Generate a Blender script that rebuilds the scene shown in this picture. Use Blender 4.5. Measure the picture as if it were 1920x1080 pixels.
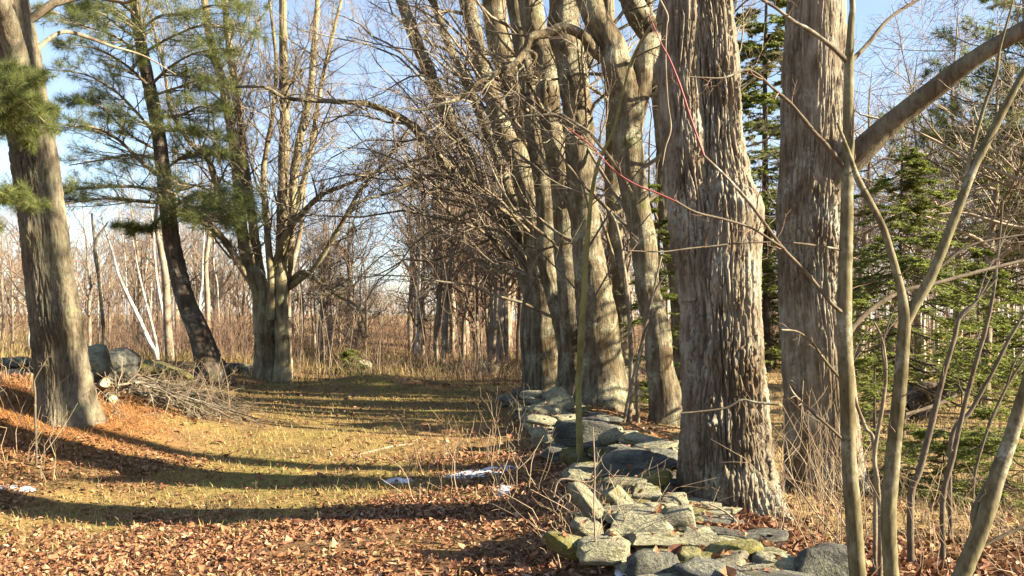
import bpy, math, random
import numpy as np
from mathutils import Vector

# ------------------------------------------------------------------ camera, world, sun, exposure
for o in list(bpy.data.objects):
    bpy.data.objects.remove(o)
SC = bpy.context.scene
COL = SC.collection
EYE = 1.65
FPX = 1600.0          # focal length in photo pixels (1920 wide)
HORIZON = 600.0

cam_data = bpy.data.cameras.new("camera")
cam_data.sensor_width = 36.0
cam_data.lens = 36.0 * FPX / 1920.0
cam_data.shift_y = (HORIZON - 540.0) / 1920.0
cam_data.clip_start = 0.05
cam_data.clip_end = 3000.0
cam = bpy.data.objects.new("camera", cam_data)
cam.location = (0, 0, EYE)
cam.rotation_euler = (math.radians(90), 0, 0)
COL.objects.link(cam)
SC.camera = cam

SUN_AZ = math.radians(78.0)     # from behind the camera (-Y) round towards +X
SUN_EL = math.radians(25.0)
sun_dir = Vector((math.sin(SUN_AZ) * math.cos(SUN_EL), -math.cos(SUN_AZ) * math.cos(SUN_EL), math.sin(SUN_EL)))

world = bpy.data.worlds.new("World")
SC.world = world
world.use_nodes = True
wn = world.node_tree
wn.nodes.clear()
w_out = wn.nodes.new("ShaderNodeOutputWorld")
w_bg = wn.nodes.new("ShaderNodeBackground")
w_sky = wn.nodes.new("ShaderNodeTexSky")
w_sky.sky_type = 'NISHITA'
w_sky.sun_disc = False
w_sky.sun_elevation = SUN_EL
w_sky.sun_rotation = math.atan2(sun_dir.x, sun_dir.y)
w_sky.air_density = 1.0
w_sky.dust_density = 0.4
w_sky.ozone_density = 1.2
w_bg.inputs['Strength'].default_value = 0.05
w_tc = wn.nodes.new("ShaderNodeTexCoord")
w_map = wn.nodes.new("ShaderNodeMapping"); w_map.inputs['Scale'].default_value = (1.2, 1.2, 3.0)
w_noise = wn.nodes.new("ShaderNodeTexNoise"); w_noise.inputs['Scale'].default_value = 3.2; w_noise.inputs['Detail'].default_value = 7; w_noise.inputs['Roughness'].default_value = 0.6
w_ramp = wn.nodes.new("ShaderNodeMapRange"); w_ramp.inputs[1].default_value = 0.35; w_ramp.inputs[2].default_value = 0.75; w_ramp.inputs[3].default_value = 0.15; w_ramp.inputs[4].default_value = 0.75
w_mix = wn.nodes.new("ShaderNodeMix"); w_mix.data_type = 'RGBA'; w_mix.inputs[7].default_value = (2.4, 2.8, 3.9, 1)   # thin high cloud
wn.links.new(w_tc.outputs['Generated'], w_map.inputs[0]); wn.links.new(w_map.outputs[0], w_noise.inputs['Vector'])
wn.links.new(w_noise.outputs[0], w_ramp.inputs[0]); wn.links.new(w_ramp.outputs[0], w_mix.inputs[0])
wn.links.new(w_sky.outputs[0], w_mix.inputs[6]); wn.links.new(w_mix.outputs[2], w_bg.inputs['Color'])
wn.links.new(w_bg.outputs[0], w_out.inputs['Surface'])

sun_data = bpy.data.lights.new("sun", 'SUN')
sun_data.energy = 5.0
sun_data.angle = math.radians(0.53)
sun_data.color = (1.0, 0.86, 0.64)
sun = bpy.data.objects.new("sun", sun_data)
sun.rotation_euler = (-sun_dir).to_track_quat('-Z', 'Y').to_euler()
sun.location = (20, -4, 12)
COL.objects.link(sun)

SC.view_settings.view_transform = 'Standard'
SC.view_settings.look = 'None'
SC.view_settings.exposure = 2.6
SC.view_settings.gamma = 1.0
SC.view_settings.use_curve_mapping = False
SC.render.engine = 'CYCLES'
SC.cycles.max_bounces = 6
SC.cycles.diffuse_bounces = 1
SC.cycles.transparent_max_bounces = 4

RNG = np.random.default_rng(7)

# ------------------------------------------------------------------ noise
def _hash(ix, iy, iz, seed):
    h = (ix.astype(np.int64) * 374761393 + iy.astype(np.int64) * 668265263 + iz.astype(np.int64) * 2147483647 + seed * 974634777) & 0xFFFFFFFF
    h = ((h ^ (h >> 13)) * 1274126177) & 0xFFFFFFFF
    return h ^ (h >> 16)

def pnoise(x, y, z, seed=0):
    """gradient noise, about -0.9..0.9"""
    x = np.asarray(x, float); y = np.asarray(y, float) + 0 * x; z = np.asarray(z, float) + 0 * x
    xi, yi, zi = np.floor(x), np.floor(y), np.floor(z)
    fx, fy, fz = x - xi, y - yi, z - zi
    ux, uy, uz = [f * f * f * (f * (f * 6 - 15) + 10) for f in (fx, fy, fz)]
    out = 0
    for dx in (0, 1):
        wx = ux if dx else 1 - ux
        for dy in (0, 1):
            wy = uy if dy else 1 - uy
            for dz in (0, 1):
                wz = uz if dz else 1 - uz
                h = _hash(xi + dx, yi + dy, zi + dz, seed)
                gx = ((h & 255) / 127.5 - 1); gy = (((h >> 8) & 255) / 127.5 - 1); gz = (((h >> 16) & 255) / 127.5 - 1)
                out = out + wx * wy * wz * (gx * (fx - dx) + gy * (fy - dy) + gz * (fz - dz))
    return out * 1.3

def sstep(a, b, x):
    t = np.clip((x - a) / (b - a), 0, 1)
    return t * t * (3 - 2 * t)

# ------------------------------------------------------------------ terrain
def _bump(u, v):
    return np.exp(-(u * u + v * v))

def ground_h(x, y):
    x = np.asarray(x, float); y = np.asarray(y, float)
    z = 0.72 * _bump((x + 7.2) / 2.7, (y - 12.0) / 2.7)
    z = z + 0.30 * sstep(-5.5, -9.5, x) * sstep(8, 12, y) * (1 - sstep(40, 60, y))
    z = z + 0.42 * _bump((x + 11) / 3.2, (y - 20.0) / 5.0)
    z = z + 0.26 * _bump((x + 3.4) / 1.5, (y - 21.2) / 0.9)
    z = z + 0.24 * np.exp(-((x - 1.15) / 0.9) ** 2) * (1 - sstep(15, 24, y)) * sstep(-2, 3, y)
    z = z - 0.24 * _bump((x + 4.2) / 3.2, (y - 8.0) / 2.6)
    z = z + 0.022 * np.clip(y - 32, 0, 120) * sstep(-4, -16, x)
    z = z + 0.012 * np.clip(y - 34, 0, 120) * sstep(6, 16, x)
    z = z + 0.05 * pnoise(x * 0.45, y * 0.45, 0.3, 3) + 0.022 * pnoise(x * 1.7, y * 1.7, 1.3, 4)
    return z

def W(px, py, d):
    """photo pixel at depth d -> world point"""
    return np.array([(px - 960.0) / FPX * d, d, EYE - (py - HORIZON) / FPX * d])

def ground_d(px, py):
    """depth at which the sight line of a photo pixel meets the ground"""
    ds = np.linspace(3.5, 60, 1200)
    z = EYE - (py - HORIZON) / FPX * ds
    g = ground_h((px - 960.0) / FPX * ds, ds)
    k = np.argmax(z <= g)
    return float(ds[k]) if (z <= g).any() else 60.0

# ------------------------------------------------------------------ materials
ALB = 0.68
def dim(c):
    return tuple(v * ALB for v in c)

def new_mat(name, rough=0.9, spec=0.2):
    m = bpy.data.materials.new(name)
    m.use_nodes = True
    nt = m.node_tree
    b = nt.nodes['Principled BSDF']
    b.inputs['Roughness'].default_value = rough
    b.inputs['Specular IOR Level'].default_value = spec
    return m, nt, b

def node(nt, typ, **kw):
    n = nt.nodes.new(typ)
    for k, v in kw.items():
        if k in n.inputs:
            n.inputs[k].default_value = v
        else:
            setattr(n, k, v)
    return n

def ramp(nt, fac, stops):
    r = nt.nodes.new("ShaderNodeValToRGB")
    els = r.color_ramp.elements
    while len(els) < len(stops):
        els.new(0.5)
    for e, (p, c) in zip(els, stops):
        e.position = p
        e.color = (c[0], c[1], c[2], 1)
    nt.links.new(fac, r.inputs[0])
    return r.outputs[0]

def mixc(nt, fac, a, b, blend='MIX'):
    n = nt.nodes.new("ShaderNodeMix")
    n.data_type = 'RGBA'
    n.blend_type = blend
    for s, v in ((n.inputs[0], fac), (n.inputs[6], a), (n.inputs[7], b)):
        if isinstance(v, (int, float)):
            s.default_value = v
        elif isinstance(v, tuple):
            s.default_value = (v[0], v[1], v[2], 1)
        else:
            nt.links.new(v, s)
    return n.outputs[2]

def noise_tex(nt, vec, scale, detail=4, rough=0.6):
    n = nt.nodes.new("ShaderNodeTexNoise")
    n.inputs['Scale'].default_value = scale
    n.inputs['Detail'].default_value = detail
    n.inputs['Roughness'].default_value = rough
    if vec is not None:
        nt.links.new(vec, n.inputs['Vector'])
    return n.outputs[0]

def mapping(nt, scale):
    tc = nt.nodes.new("ShaderNodeTexCoord")
    mp = nt.nodes.new("ShaderNodeMapping")
    mp.inputs['Scale'].default_value = scale
    nt.links.new(tc.outputs['Object'], mp.inputs[0])
    return tc.outputs['Object'], mp.outputs[0]

def bark_mat(name, dark, mid, pale, lichen=(0.36, 0.38, 0.32), lich_amt=0.5, scale=14, stretch=0.16, bump=0.6, moss=0.0, bdist=0.02):
    dark, mid, pale, lichen = dim(dark), dim(mid), dim(pale), dim(lichen)
    m, nt, b = new_mat(name, 0.95, 0.1)
    raw, st = mapping(nt, (1, 1, stretch))
    n1 = noise_tex(nt, st, scale, 6, 0.65)
    n2 = noise_tex(nt, raw, 2.6, 4, 0.6)
    n3 = noise_tex(nt, raw, 30, 3, 0.7)
    c = ramp(nt, n1, [(0.30, dark), (0.48, mid), (0.68, pale)])
    lf = ramp(nt, n2, [(0.60 - 0.22 * lich_amt, (0, 0, 0)), (0.72 - 0.18 * lich_amt, (1, 1, 1))])
    lf2 = ramp(nt, n3, [(0.42, (0, 0, 0)), (0.58, (1, 1, 1))])
    lm = mixc(nt, 1.0, lf, lf2, 'MULTIPLY')
    c = mixc(nt, lm, c, lichen)
    if moss > 0:
        n4 = noise_tex(nt, raw, 1.7, 5, 0.7)
        mf = ramp(nt, n4, [(0.62 - 0.2 * moss, (0, 0, 0)), (0.75 - 0.2 * moss, (1, 1, 1))])
        c = mixc(nt, mf, c, (0.065, 0.068, 0.02))
    st2 = noise_tex(nt, raw, 1.3, 5, 0.7)
    c = mixc(nt, 1.0, c, ramp(nt, st2, [(0.36, (0.62, 0.55, 0.48)), (0.52, (1.0, 1.0, 1.0)), (0.7, (1.18, 1.18, 1.2))]), 'MULTIPLY')
    nt.links.new(c, b.inputs['Base Color'])
    bp = nt.nodes.new("ShaderNodeBump")
    bp.inputs['Strength'].default_value = bump
    bp.inputs['Distance'].default_value = bdist
    n5 = noise_tex(nt, st, scale * 3.2, 4, 0.7)
    hs = nt.nodes.new('ShaderNodeMath'); hs.operation = 'ADD'
    nt.links.new(n1, hs.inputs[0]); nt.links.new(n5, hs.inputs[1])
    nt.links.new(hs.outputs[0], bp.inputs['Height'])
    nt.links.new(bp.outputs[0], b.inputs['Normal'])
    return m

def island_mat(name, stops, rough=0.85, spec=0.2, trans=0.0, two=None):
    """colour picked per loose piece: leaves, blades, twigs"""
    m, nt, b = new_mat(name, rough, spec)
    g = nt.nodes.new("ShaderNodeNewGeometry")
    c = ramp(nt, g.outputs['Random Per Island'], [(p_, dim(c_)) for p_, c_ in stops])
    if two:
        tc = nt.nodes.new("ShaderNodeTexCoord")
        n = noise_tex(nt, tc.outputs['Object'], two, 3)
        v = ramp(nt, n, [(0.3, (0.65, 0.65, 0.65)), (0.7, (1.25, 1.2, 1.15))])
        c = mixc(nt, 1.0, c, v, 'MULTIPLY')
    nt.links.new(c, b.inputs['Base Color'])
    if trans > 0:
        t = nt.nodes.new("ShaderNodeBsdfTranslucent")
        nt.links.new(c, t.inputs[0])
        mx = nt.nodes.new("ShaderNodeMixShader")
        mx.inputs[0].default_value = trans
        nt.links.new(b.outputs[0], mx.inputs[1])
        nt.links.new(t.outputs[0], mx.inputs[2])
        nt.links.new(mx.outputs[0], nt.nodes['Material Output'].inputs['Surface'])
    return m

M = {}
M['maple'] = bark_mat('maple_bark', (0.105, 0.083, 0.056), (0.235, 0.198, 0.143), (0.40, 0.357, 0.275), lich_amt=0.35, scale=16, moss=0.0, bump=0.8)
M['maple_far'] = bark_mat('maple_bark_lichened', (0.085, 0.068, 0.042), (0.185, 0.152, 0.098), (0.33, 0.29, 0.195), (0.38, 0.38, 0.26), lich_amt=0.5, scale=14, moss=0.15, bump=0.9, bdist=0.03)
M['oak'] = bark_mat('brown_furrowed_bark', (0.09, 0.075, 0.052), (0.175, 0.15, 0.105), (0.26, 0.23, 0.165), (0.22, 0.23, 0.13), lich_amt=0.35, scale=22, stretch=0.2, bump=0.8, moss=0.1)
M['lane'] = bark_mat('olive_maple_bark', (0.12, 0.10, 0.06), (0.26, 0.215, 0.13), (0.40, 0.335, 0.21), (0.36, 0.35, 0.2), lich_amt=0.5, scale=10, moss=0.25)
M['pine'] = bark_mat('dark_pine_bark', (0.05, 0.04, 0.032), (0.11, 0.09, 0.07), (0.17, 0.14, 0.10), lich_amt=0.1, scale=12, moss=0.15)
M['sapling'] = bark_mat('olive_sapling_bark', (0.075, 0.066, 0.04), (0.16, 0.142, 0.078), (0.25, 0.225, 0.135), (0.36, 0.35, 0.26), lich_amt=0.45, scale=34, stretch=0.3, bump=0.3, bdist=0.005)
M['sapling_dark'] = bark_mat('grey_sapling_bark', (0.10, 0.08, 0.06), (0.15, 0.125, 0.09), (0.20, 0.17, 0.12), lich_amt=0.15, scale=18, stretch=0.5, bump=0.15)
M['sapling_green'] = bark_mat('green_sapling_bark', (0.18, 0.165, 0.055), (0.26, 0.24, 0.085), (0.34, 0.31, 0.13), lich_amt=0.0, scale=18, stretch=0.5, bump=0.1)
M['birch'] = bark_mat('white_birch_bark', (0.30, 0.26, 0.22), (0.62, 0.57, 0.50), (0.72, 0.68, 0.60), (0.75, 0.72, 0.66), lich_amt=0.3, scale=6, stretch=2.5, bump=0.1)
M['pole'] = bark_mat('pale_young_bark', (0.16, 0.125, 0.09), (0.29, 0.235, 0.17), (0.40, 0.33, 0.25), lich_amt=0.3, scale=8, stretch=0.6, bump=0.2)
M['limb'] = bark_mat('limb_bark', (0.13, 0.10, 0.07), (0.23, 0.19, 0.13), (0.36, 0.31, 0.22), (0.38, 0.37, 0.27), lich_amt=0.4, scale=16, stretch=0.5, bump=0.3)
M['twig'] = island_mat('brown_twigs', [(0.0, (0.12, 0.09, 0.06)), (0.5, (0.24, 0.19, 0.13)), (1.0, (0.38, 0.32, 0.23))])
M['twig_far'] = island_mat('brown_twigs_far', [(0.0, (0.15, 0.10, 0.068)), (0.5, (0.24, 0.175, 0.12)), (1.0, (0.33, 0.255, 0.18))])
M['twig_pale'] = island_mat('pale_twigs', [(0.0, (0.20, 0.15, 0.10)), (0.5, (0.33, 0.26, 0.18)), (1.0, (0.44, 0.36, 0.26))])
M['twig_red'] = island_mat('reddish_twigs', [(0.0, (0.16, 0.095, 0.065)), (0.5, (0.24, 0.155, 0.105)), (1.0, (0.31, 0.22, 0.155))])
M['red'] = new_mat('red_new_growth', 0.6, 0.3)[0]
M['red'].node_tree.nodes['Principled BSDF'].inputs['Base Color'].default_value = (0.20, 0.045, 0.042, 1)
M['pine_needles'] = island_mat('pine_needles', [(0.0, (0.11, 0.15, 0.05)), (0.5, (0.21, 0.26, 0.075)), (1.0, (0.36, 0.37, 0.12))], 0.6, 0.3, 0.5)
M['hemlock_needles'] = island_mat('hemlock_needles', [(0.0, (0.11, 0.15, 0.03)), (0.5, (0.21, 0.26, 0.05)), (1.0, (0.35, 0.37, 0.10))], 0.6, 0.3, 0.5)
M['leaf'] = island_mat('dead_leaves', [(0.0, (0.13, 0.055, 0.028)), (0.35, (0.27, 0.125, 0.062)), (0.72, (0.40, 0.205, 0.105)), (0.93, (0.52, 0.32, 0.18)), (1.0, (0.64, 0.47, 0.31))], 0.7, 0.25, 0.15, 60)
M['needle_litter'] = island_mat('needle_litter', [(0.0, (0.21, 0.09, 0.03)), (0.5, (0.36, 0.17, 0.055)), (1.0, (0.50, 0.29, 0.12))])
M['straw'] = island_mat('dry_grass', [(0.0, (0.20, 0.14, 0.055)), (0.4, (0.34, 0.25, 0.095)), (0.85, (0.48, 0.37, 0.165)), (1.0, (0.27, 0.25, 0.07))], 0.85, 0.2, 0.2)
M['meadow'] = island_mat('meadow_straw', [(0.0, (0.24, 0.16, 0.075)), (0.5, (0.40, 0.29, 0.14)), (1.0, (0.52, 0.41, 0.23))], 0.85, 0.2, 0.2)
M['stalk'] = island_mat('dry_stalks', [(0.0, (0.20, 0.13, 0.07)), (0.5, (0.34, 0.25, 0.15)), (1.0, (0.46, 0.37, 0.25))])

def stone_mat(name, dark, mid, pale, lich, moss):
    dark, mid, pale, lich = dim(dark), dim(mid), dim(pale), dim(lich)
    m, nt, b = new_mat(name, 0.9, 0.25)
    tc = nt.nodes.new("ShaderNodeTexCoord")
    oi = nt.nodes.new("ShaderNodeObjectInfo")
    add = nt.nodes.new("ShaderNodeVectorMath"); add.operation = 'ADD'
    cmb = nt.nodes.new("ShaderNodeCombineXYZ")
    mul = nt.nodes.new("ShaderNodeMath"); mul.operation = 'MULTIPLY'; mul.inputs[1].default_value = 37.0
    nt.links.new(oi.outputs['Random'], mul.inputs[0])
    nt.links.new(mul.outputs[0], cmb.inputs[0]); nt.links.new(mul.outputs[0], cmb.inputs[1])
    nt.links.new(tc.outputs['Object'], add.inputs[0]); nt.links.new(cmb.outputs[0], add.inputs[1])
    v = add.outputs[0]
    n1 = noise_tex(nt, v, 3.0, 6, 0.68); n2 = noise_tex(nt, v, 1.6, 5, 0.65); n3 = noise_tex(nt, v, 9, 4, 0.7); n4 = noise_tex(nt, v, 1.1, 5, 0.7)
    c = ramp(nt, n1, [(0.3, dark), (0.5, mid), (0.7, pale)])
    lm = mixc(nt, 1.0, ramp(nt, n2, [(0.42, (0, 0, 0)), (0.54, (1, 1, 1))]), ramp(nt, n3, [(0.40, (0, 0, 0)), (0.60, (1, 1, 1))]), 'MULTIPLY')
    c = mixc(nt, lm, c, lich)
    mm = ramp(nt, n4, [(0.66 - 0.3 * moss, (0, 0, 0)), (0.76 - 0.25 * moss, (1, 1, 1))])
    c = mixc(nt, mm, c, (0.11, 0.10, 0.022))
    hv = nt.nodes.new("ShaderNodeHueSaturation")
    mr = nt.nodes.new("ShaderNodeMapRange")
    mr.inputs[3].default_value = 0.75; mr.inputs[4].default_value = 1.2
    nt.links.new(oi.outputs['Random'], mr.inputs[0]); nt.links.new(mr.outputs[0], hv.inputs['Value'])
    nt.links.new(c, hv.inputs['Color'])
    nt.links.new(hv.outputs[0], b.inputs['Base Color'])
    bp = nt.nodes.new("ShaderNodeBump"); bp.inputs['Strength'].default_value = 0.7; bp.inputs['Distance'].default_value = 0.08
    nt.links.new(n3, bp.inputs['Height']); nt.links.new(bp.outputs[0], b.inputs['Normal'])
    return m
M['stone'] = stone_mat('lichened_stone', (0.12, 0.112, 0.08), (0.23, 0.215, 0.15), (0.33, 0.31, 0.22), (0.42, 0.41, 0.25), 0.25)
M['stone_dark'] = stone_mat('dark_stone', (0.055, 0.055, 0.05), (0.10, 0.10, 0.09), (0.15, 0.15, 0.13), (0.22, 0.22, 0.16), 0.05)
M['stone_moss'] = stone_mat('mossy_stone', (0.13, 0.12, 0.06), (0.21, 0.195, 0.08), (0.29, 0.27, 0.13), (0.30, 0.29, 0.15), 0.75)

m, nt, b = new_mat('snow', 0.6, 0.3)
tc = nt.nodes.new("ShaderNodeTexCoord")
nt.links.new(ramp(nt, noise_tex(nt, tc.outputs['Object'], 14, 4), [(0.35, (0.30, 0.31, 0.34)), (0.6, (0.60, 0.61, 0.64))]), b.inputs['Base Color'])
M['snow'] = m
m, nt, b = new_mat('cut_wood', 0.8, 0.2)
tc = nt.nodes.new("ShaderNodeTexCoord")
nt.links.new(ramp(nt, noise_tex(nt, tc.outputs['Object'], 25, 4), [(0.35, (0.34, 0.23, 0.11)), (0.65, (0.52, 0.40, 0.22))]), b.inputs['Base Color'])
M['cut'] = m

m, nt, b = new_mat('forest_floor', 0.95, 0.1)
at = nt.nodes.new("ShaderNodeAttribute"); at.attribute_name = 'tint'
tc = nt.nodes.new("ShaderNodeTexCoord")
gn1 = noise_tex(nt, tc.outputs['Object'], 18, 6, 0.75)
gn2 = noise_tex(nt, tc.outputs['Object'], 2.2, 5, 0.65)
v1 = ramp(nt, gn1, [(0.28, (0.45, 0.42, 0.40)), (0.5, (0.95, 0.95, 0.95)), (0.72, (1.5, 1.45, 1.35))])
v2 = ramp(nt, gn2, [(0.3, (0.8, 0.75, 0.75)), (0.7, (1.2, 1.2, 1.1))])
c = mixc(nt, 1.0, mixc(nt, 1.0, at.outputs['Color'], v1, 'MULTIPLY'), v2, 'MULTIPLY')
nt.links.new(c, b.inputs['Base Color'])
bp = nt.nodes.new("ShaderNodeBump"); bp.inputs['Strength'].default_value = 0.9; bp.inputs['Distance'].default_value = 0.04
nt.links.new(gn1, bp.inputs['Height']); nt.links.new(bp.outputs[0], b.inputs['Normal'])
M['ground'] = m

# ------------------------------------------------------------------ mesh helpers
def build(name, V, F, mat, parent=None, loc=None, smooth=True, sharp=None):
    """V (n,3); F list of int arrays (m,3) or (m,4). World coordinates; moved to be local to the parent / loc."""
    V = np.asarray(V, np.float32)
    if not isinstance(F, list):
        F = [F]
    org = np.array(parent.location if parent is not None else (loc if loc is not None else (0, 0, 0)), np.float32)
    me = bpy.data.meshes.new(name)
    me.vertices.add(len(V))
    me.vertices.foreach_set('co', (V - org).ravel())
    F = [np.asarray(f, np.int32) for f in F if len(f)]
    nl = sum(f.size for f in F)
    me.loops.add(nl)
    me.loops.foreach_set('vertex_index', np.concatenate([f.ravel() for f in F]))
    sizes = np.concatenate([np.full(len(f), f.shape[1], np.int32) for f in F])
    starts = np.concatenate([[0], np.cumsum(sizes)[:-1]]).astype(np.int32)
    me.polygons.add(len(sizes))
    me.polygons.foreach_set('loop_start', starts)
    me.polygons.foreach_set('use_smooth', np.full(len(sizes), smooth, bool))
    me.update(calc_edges=True)
    if sharp is not None:
        me.set_sharp_from_angle(angle=math.radians(sharp))
    me.materials.append(mat)
    o = bpy.data.objects.new(name, me)
    COL.objects.link(o)
    if parent is not None:
        o.parent = parent
    elif loc is not None:
        o.location = tuple(float(v) for v in loc)
    return o

def tag(o, label=None, cat=None, group=None, kind=None):
    if label: o['label'] = label
    if cat: o['category'] = cat
    if group: o['group'] = group
    if kind: o['kind'] = kind
    return o

def root(name, loc, label, cat, group=None):
    o = bpy.data.objects.new(name, None)
    o.empty_display_size = 0.2
    o.location = tuple(float(v) for v in loc)
    COL.objects.link(o)
    return tag(o, label, cat, group)

def copy_tree(o, parent=None):
    c = o.copy()
    COL.objects.link(c)
    if parent is not None:
        c.parent = parent
    for ch in o.children:
        copy_tree(ch, c)
    return c

def unit(v):
    return v / np.maximum(np.linalg.norm(v, axis=-1, keepdims=True), 1e-9)

def tubes(P, R, S):
    """many tubes at once: P (N,K,3), R (N,K) -> V, F quads"""
    N, K, _ = P.shape
    T = unit(np.gradient(P, axis=1))
    mean = unit(P[:, -1] - P[:, 0] + 1e-6)
    ref = np.where(np.abs(mean[:, 2:3]) > 0.75, np.array([[1.0, 0.13, 0]]), np.array([[0.0, 0.1, 1.0]]))
    A = unit(np.cross(T, ref[:, None, :]))
    B = np.cross(T, A)
    th = np.arange(S) * 2 * math.pi / S
    ring = A[:, :, None, :] * np.cos(th)[None, None, :, None] + B[:, :, None, :] * np.sin(th)[None, None, :, None]
    V = (P[:, :, None, :] + ring * R[:, :, None, None]).reshape(-1, 3)
    k = np.arange(K - 1)[:, None]; s = np.arange(S)[None, :]; s2 = (s + 1) % S
    q = np.stack([k * S + s, k * S + s2, (k + 1) * S + s2, (k + 1) * S + s], -1).reshape(-1, 4)
    F = (q[None] + (np.arange(N) * K * S)[:, None, None]).reshape(-1, 4)
    return V, F

class Pile:
    def __init__(self):
        self.V = []; self.F = []; self.n = 0
    def add(self, V, F):
        if len(V) == 0:
            return
        self.V.append(np.asarray(V, np.float32)); self.F.append(np.asarray(F) + self.n); self.n += len(V)
    def out(self, name, mat, parent=None, loc=None, smooth=True):
        if not self.V:
            return None
        by = {}
        for f in self.F:
            by.setdefault(f.shape[1], []).append(f)
        return build(name, np.concatenate(self.V), [np.concatenate(v) for v in by.values()], mat, parent, loc, smooth)

def grow(P, R, n, rng, t0, t1, a0, a1, lf, rr, K, wob, up, taper=0.25, flat=False, rmax=1, rmin=0.002, lmin=0.05, side=None):
    """children branches of every parent path"""
    N, K0, _ = P.shape
    plen = np.linalg.norm(np.diff(P, axis=1), axis=2).sum(1)
    t = rng.uniform(t0, t1, (N, n))
    f = t * (K0 - 1); i = np.minimum(f.astype(int), K0 - 2); w = (f - i)[..., None]
    rows = np.arange(N)[:, None]
    p = P[rows, i] * (1 - w) + P[rows, i + 1] * w
    r = R[rows, i] * (1 - w[..., 0]) + R[rows, i + 1] * w[..., 0]
    T = unit(P[rows, i + 1] - P[rows, i])
    q = rng.normal(size=(N, n, 3))
    if flat:
        q = np.cross(T, np.array([0, 0, 1.0])) * np.where(rng.random((N, n, 1)) < 0.5, 1, -1) + 0.12 * q
    if side is not None:
        q = q + np.asarray(side)
    q = unit(q - (q * T).sum(-1, keepdims=True) * T)
    a = np.radians(rng.uniform(a0, a1, (N, n, 1)))
    d = unit(T * np.cos(a) + q * np.sin(a) + np.array([0, 0, up]))
    L = np.maximum(plen[:, None] * lf * (1.15 - 0.75 * t) * rng.uniform(0.55, 1.25, (N, n)), lmin)
    r0 = np.clip(r * rr * rng.uniform(0.7, 1.1, (N, n)), rmin, rmax)
    pts = [p]
    for k in range(K - 1):
        d = unit(d + wob * rng.normal(size=d.shape) * (0.5 if flat else 1) + np.array([0, 0, up * 0.35]))
        pts.append(pts[-1] + d * (L / (K - 1))[..., None])
    C = np.stack(pts, 2).reshape(N * n, K, 3)
    rad = (r0[..., None] * np.linspace(1, taper, K)).reshape(N * n, K)
    return C, rad

def smooth_path(pts, vals, n):
    """Catmull-Rom through pts (m,3) with values (m,), n samples spaced evenly in arc length"""
    pts = np.asarray(pts, float); vals = np.asarray(vals, float)
    m = len(pts)
    A = np.concatenate([[2 * pts[0] - pts[1]], pts, [2 * pts[-1] - pts[-2]]])
    out = []; ov = []
    for i in range(m - 1):
        t = np.linspace(0, 1, 24, endpoint=False)[:, None]
        p0, p1, p2, p3 = A[i:i + 4]
        out.append(0.5 * (2 * p1 + (p2 - p0) * t + (2 * p0 - 5 * p1 + 4 * p2 - p3) * t ** 2 + (3 * p1 - p0 - 3 * p2 + p3) * t ** 3))
        tt = t[:, 0]; sm = tt * tt * (3 - 2 * tt) * 0.5 + tt * 0.5
        ov.append(vals[i] + (vals[i + 1] - vals[i]) * sm)
    out.append(pts[-1:]); ov.append(vals[-1:])
    C = np.concatenate(out); v = np.concatenate(ov)
    s = np.concatenate([[0], np.cumsum(np.linalg.norm(np.diff(C, axis=0), axis=1))])
    q = np.linspace(0, s[-1], n) if np.isscalar(n) else np.asarray(n) * s[-1]
    return np.stack([np.interp(q, s, C[:, k]) for k in range(3)], 1), np.interp(q, s, v), q

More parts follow.
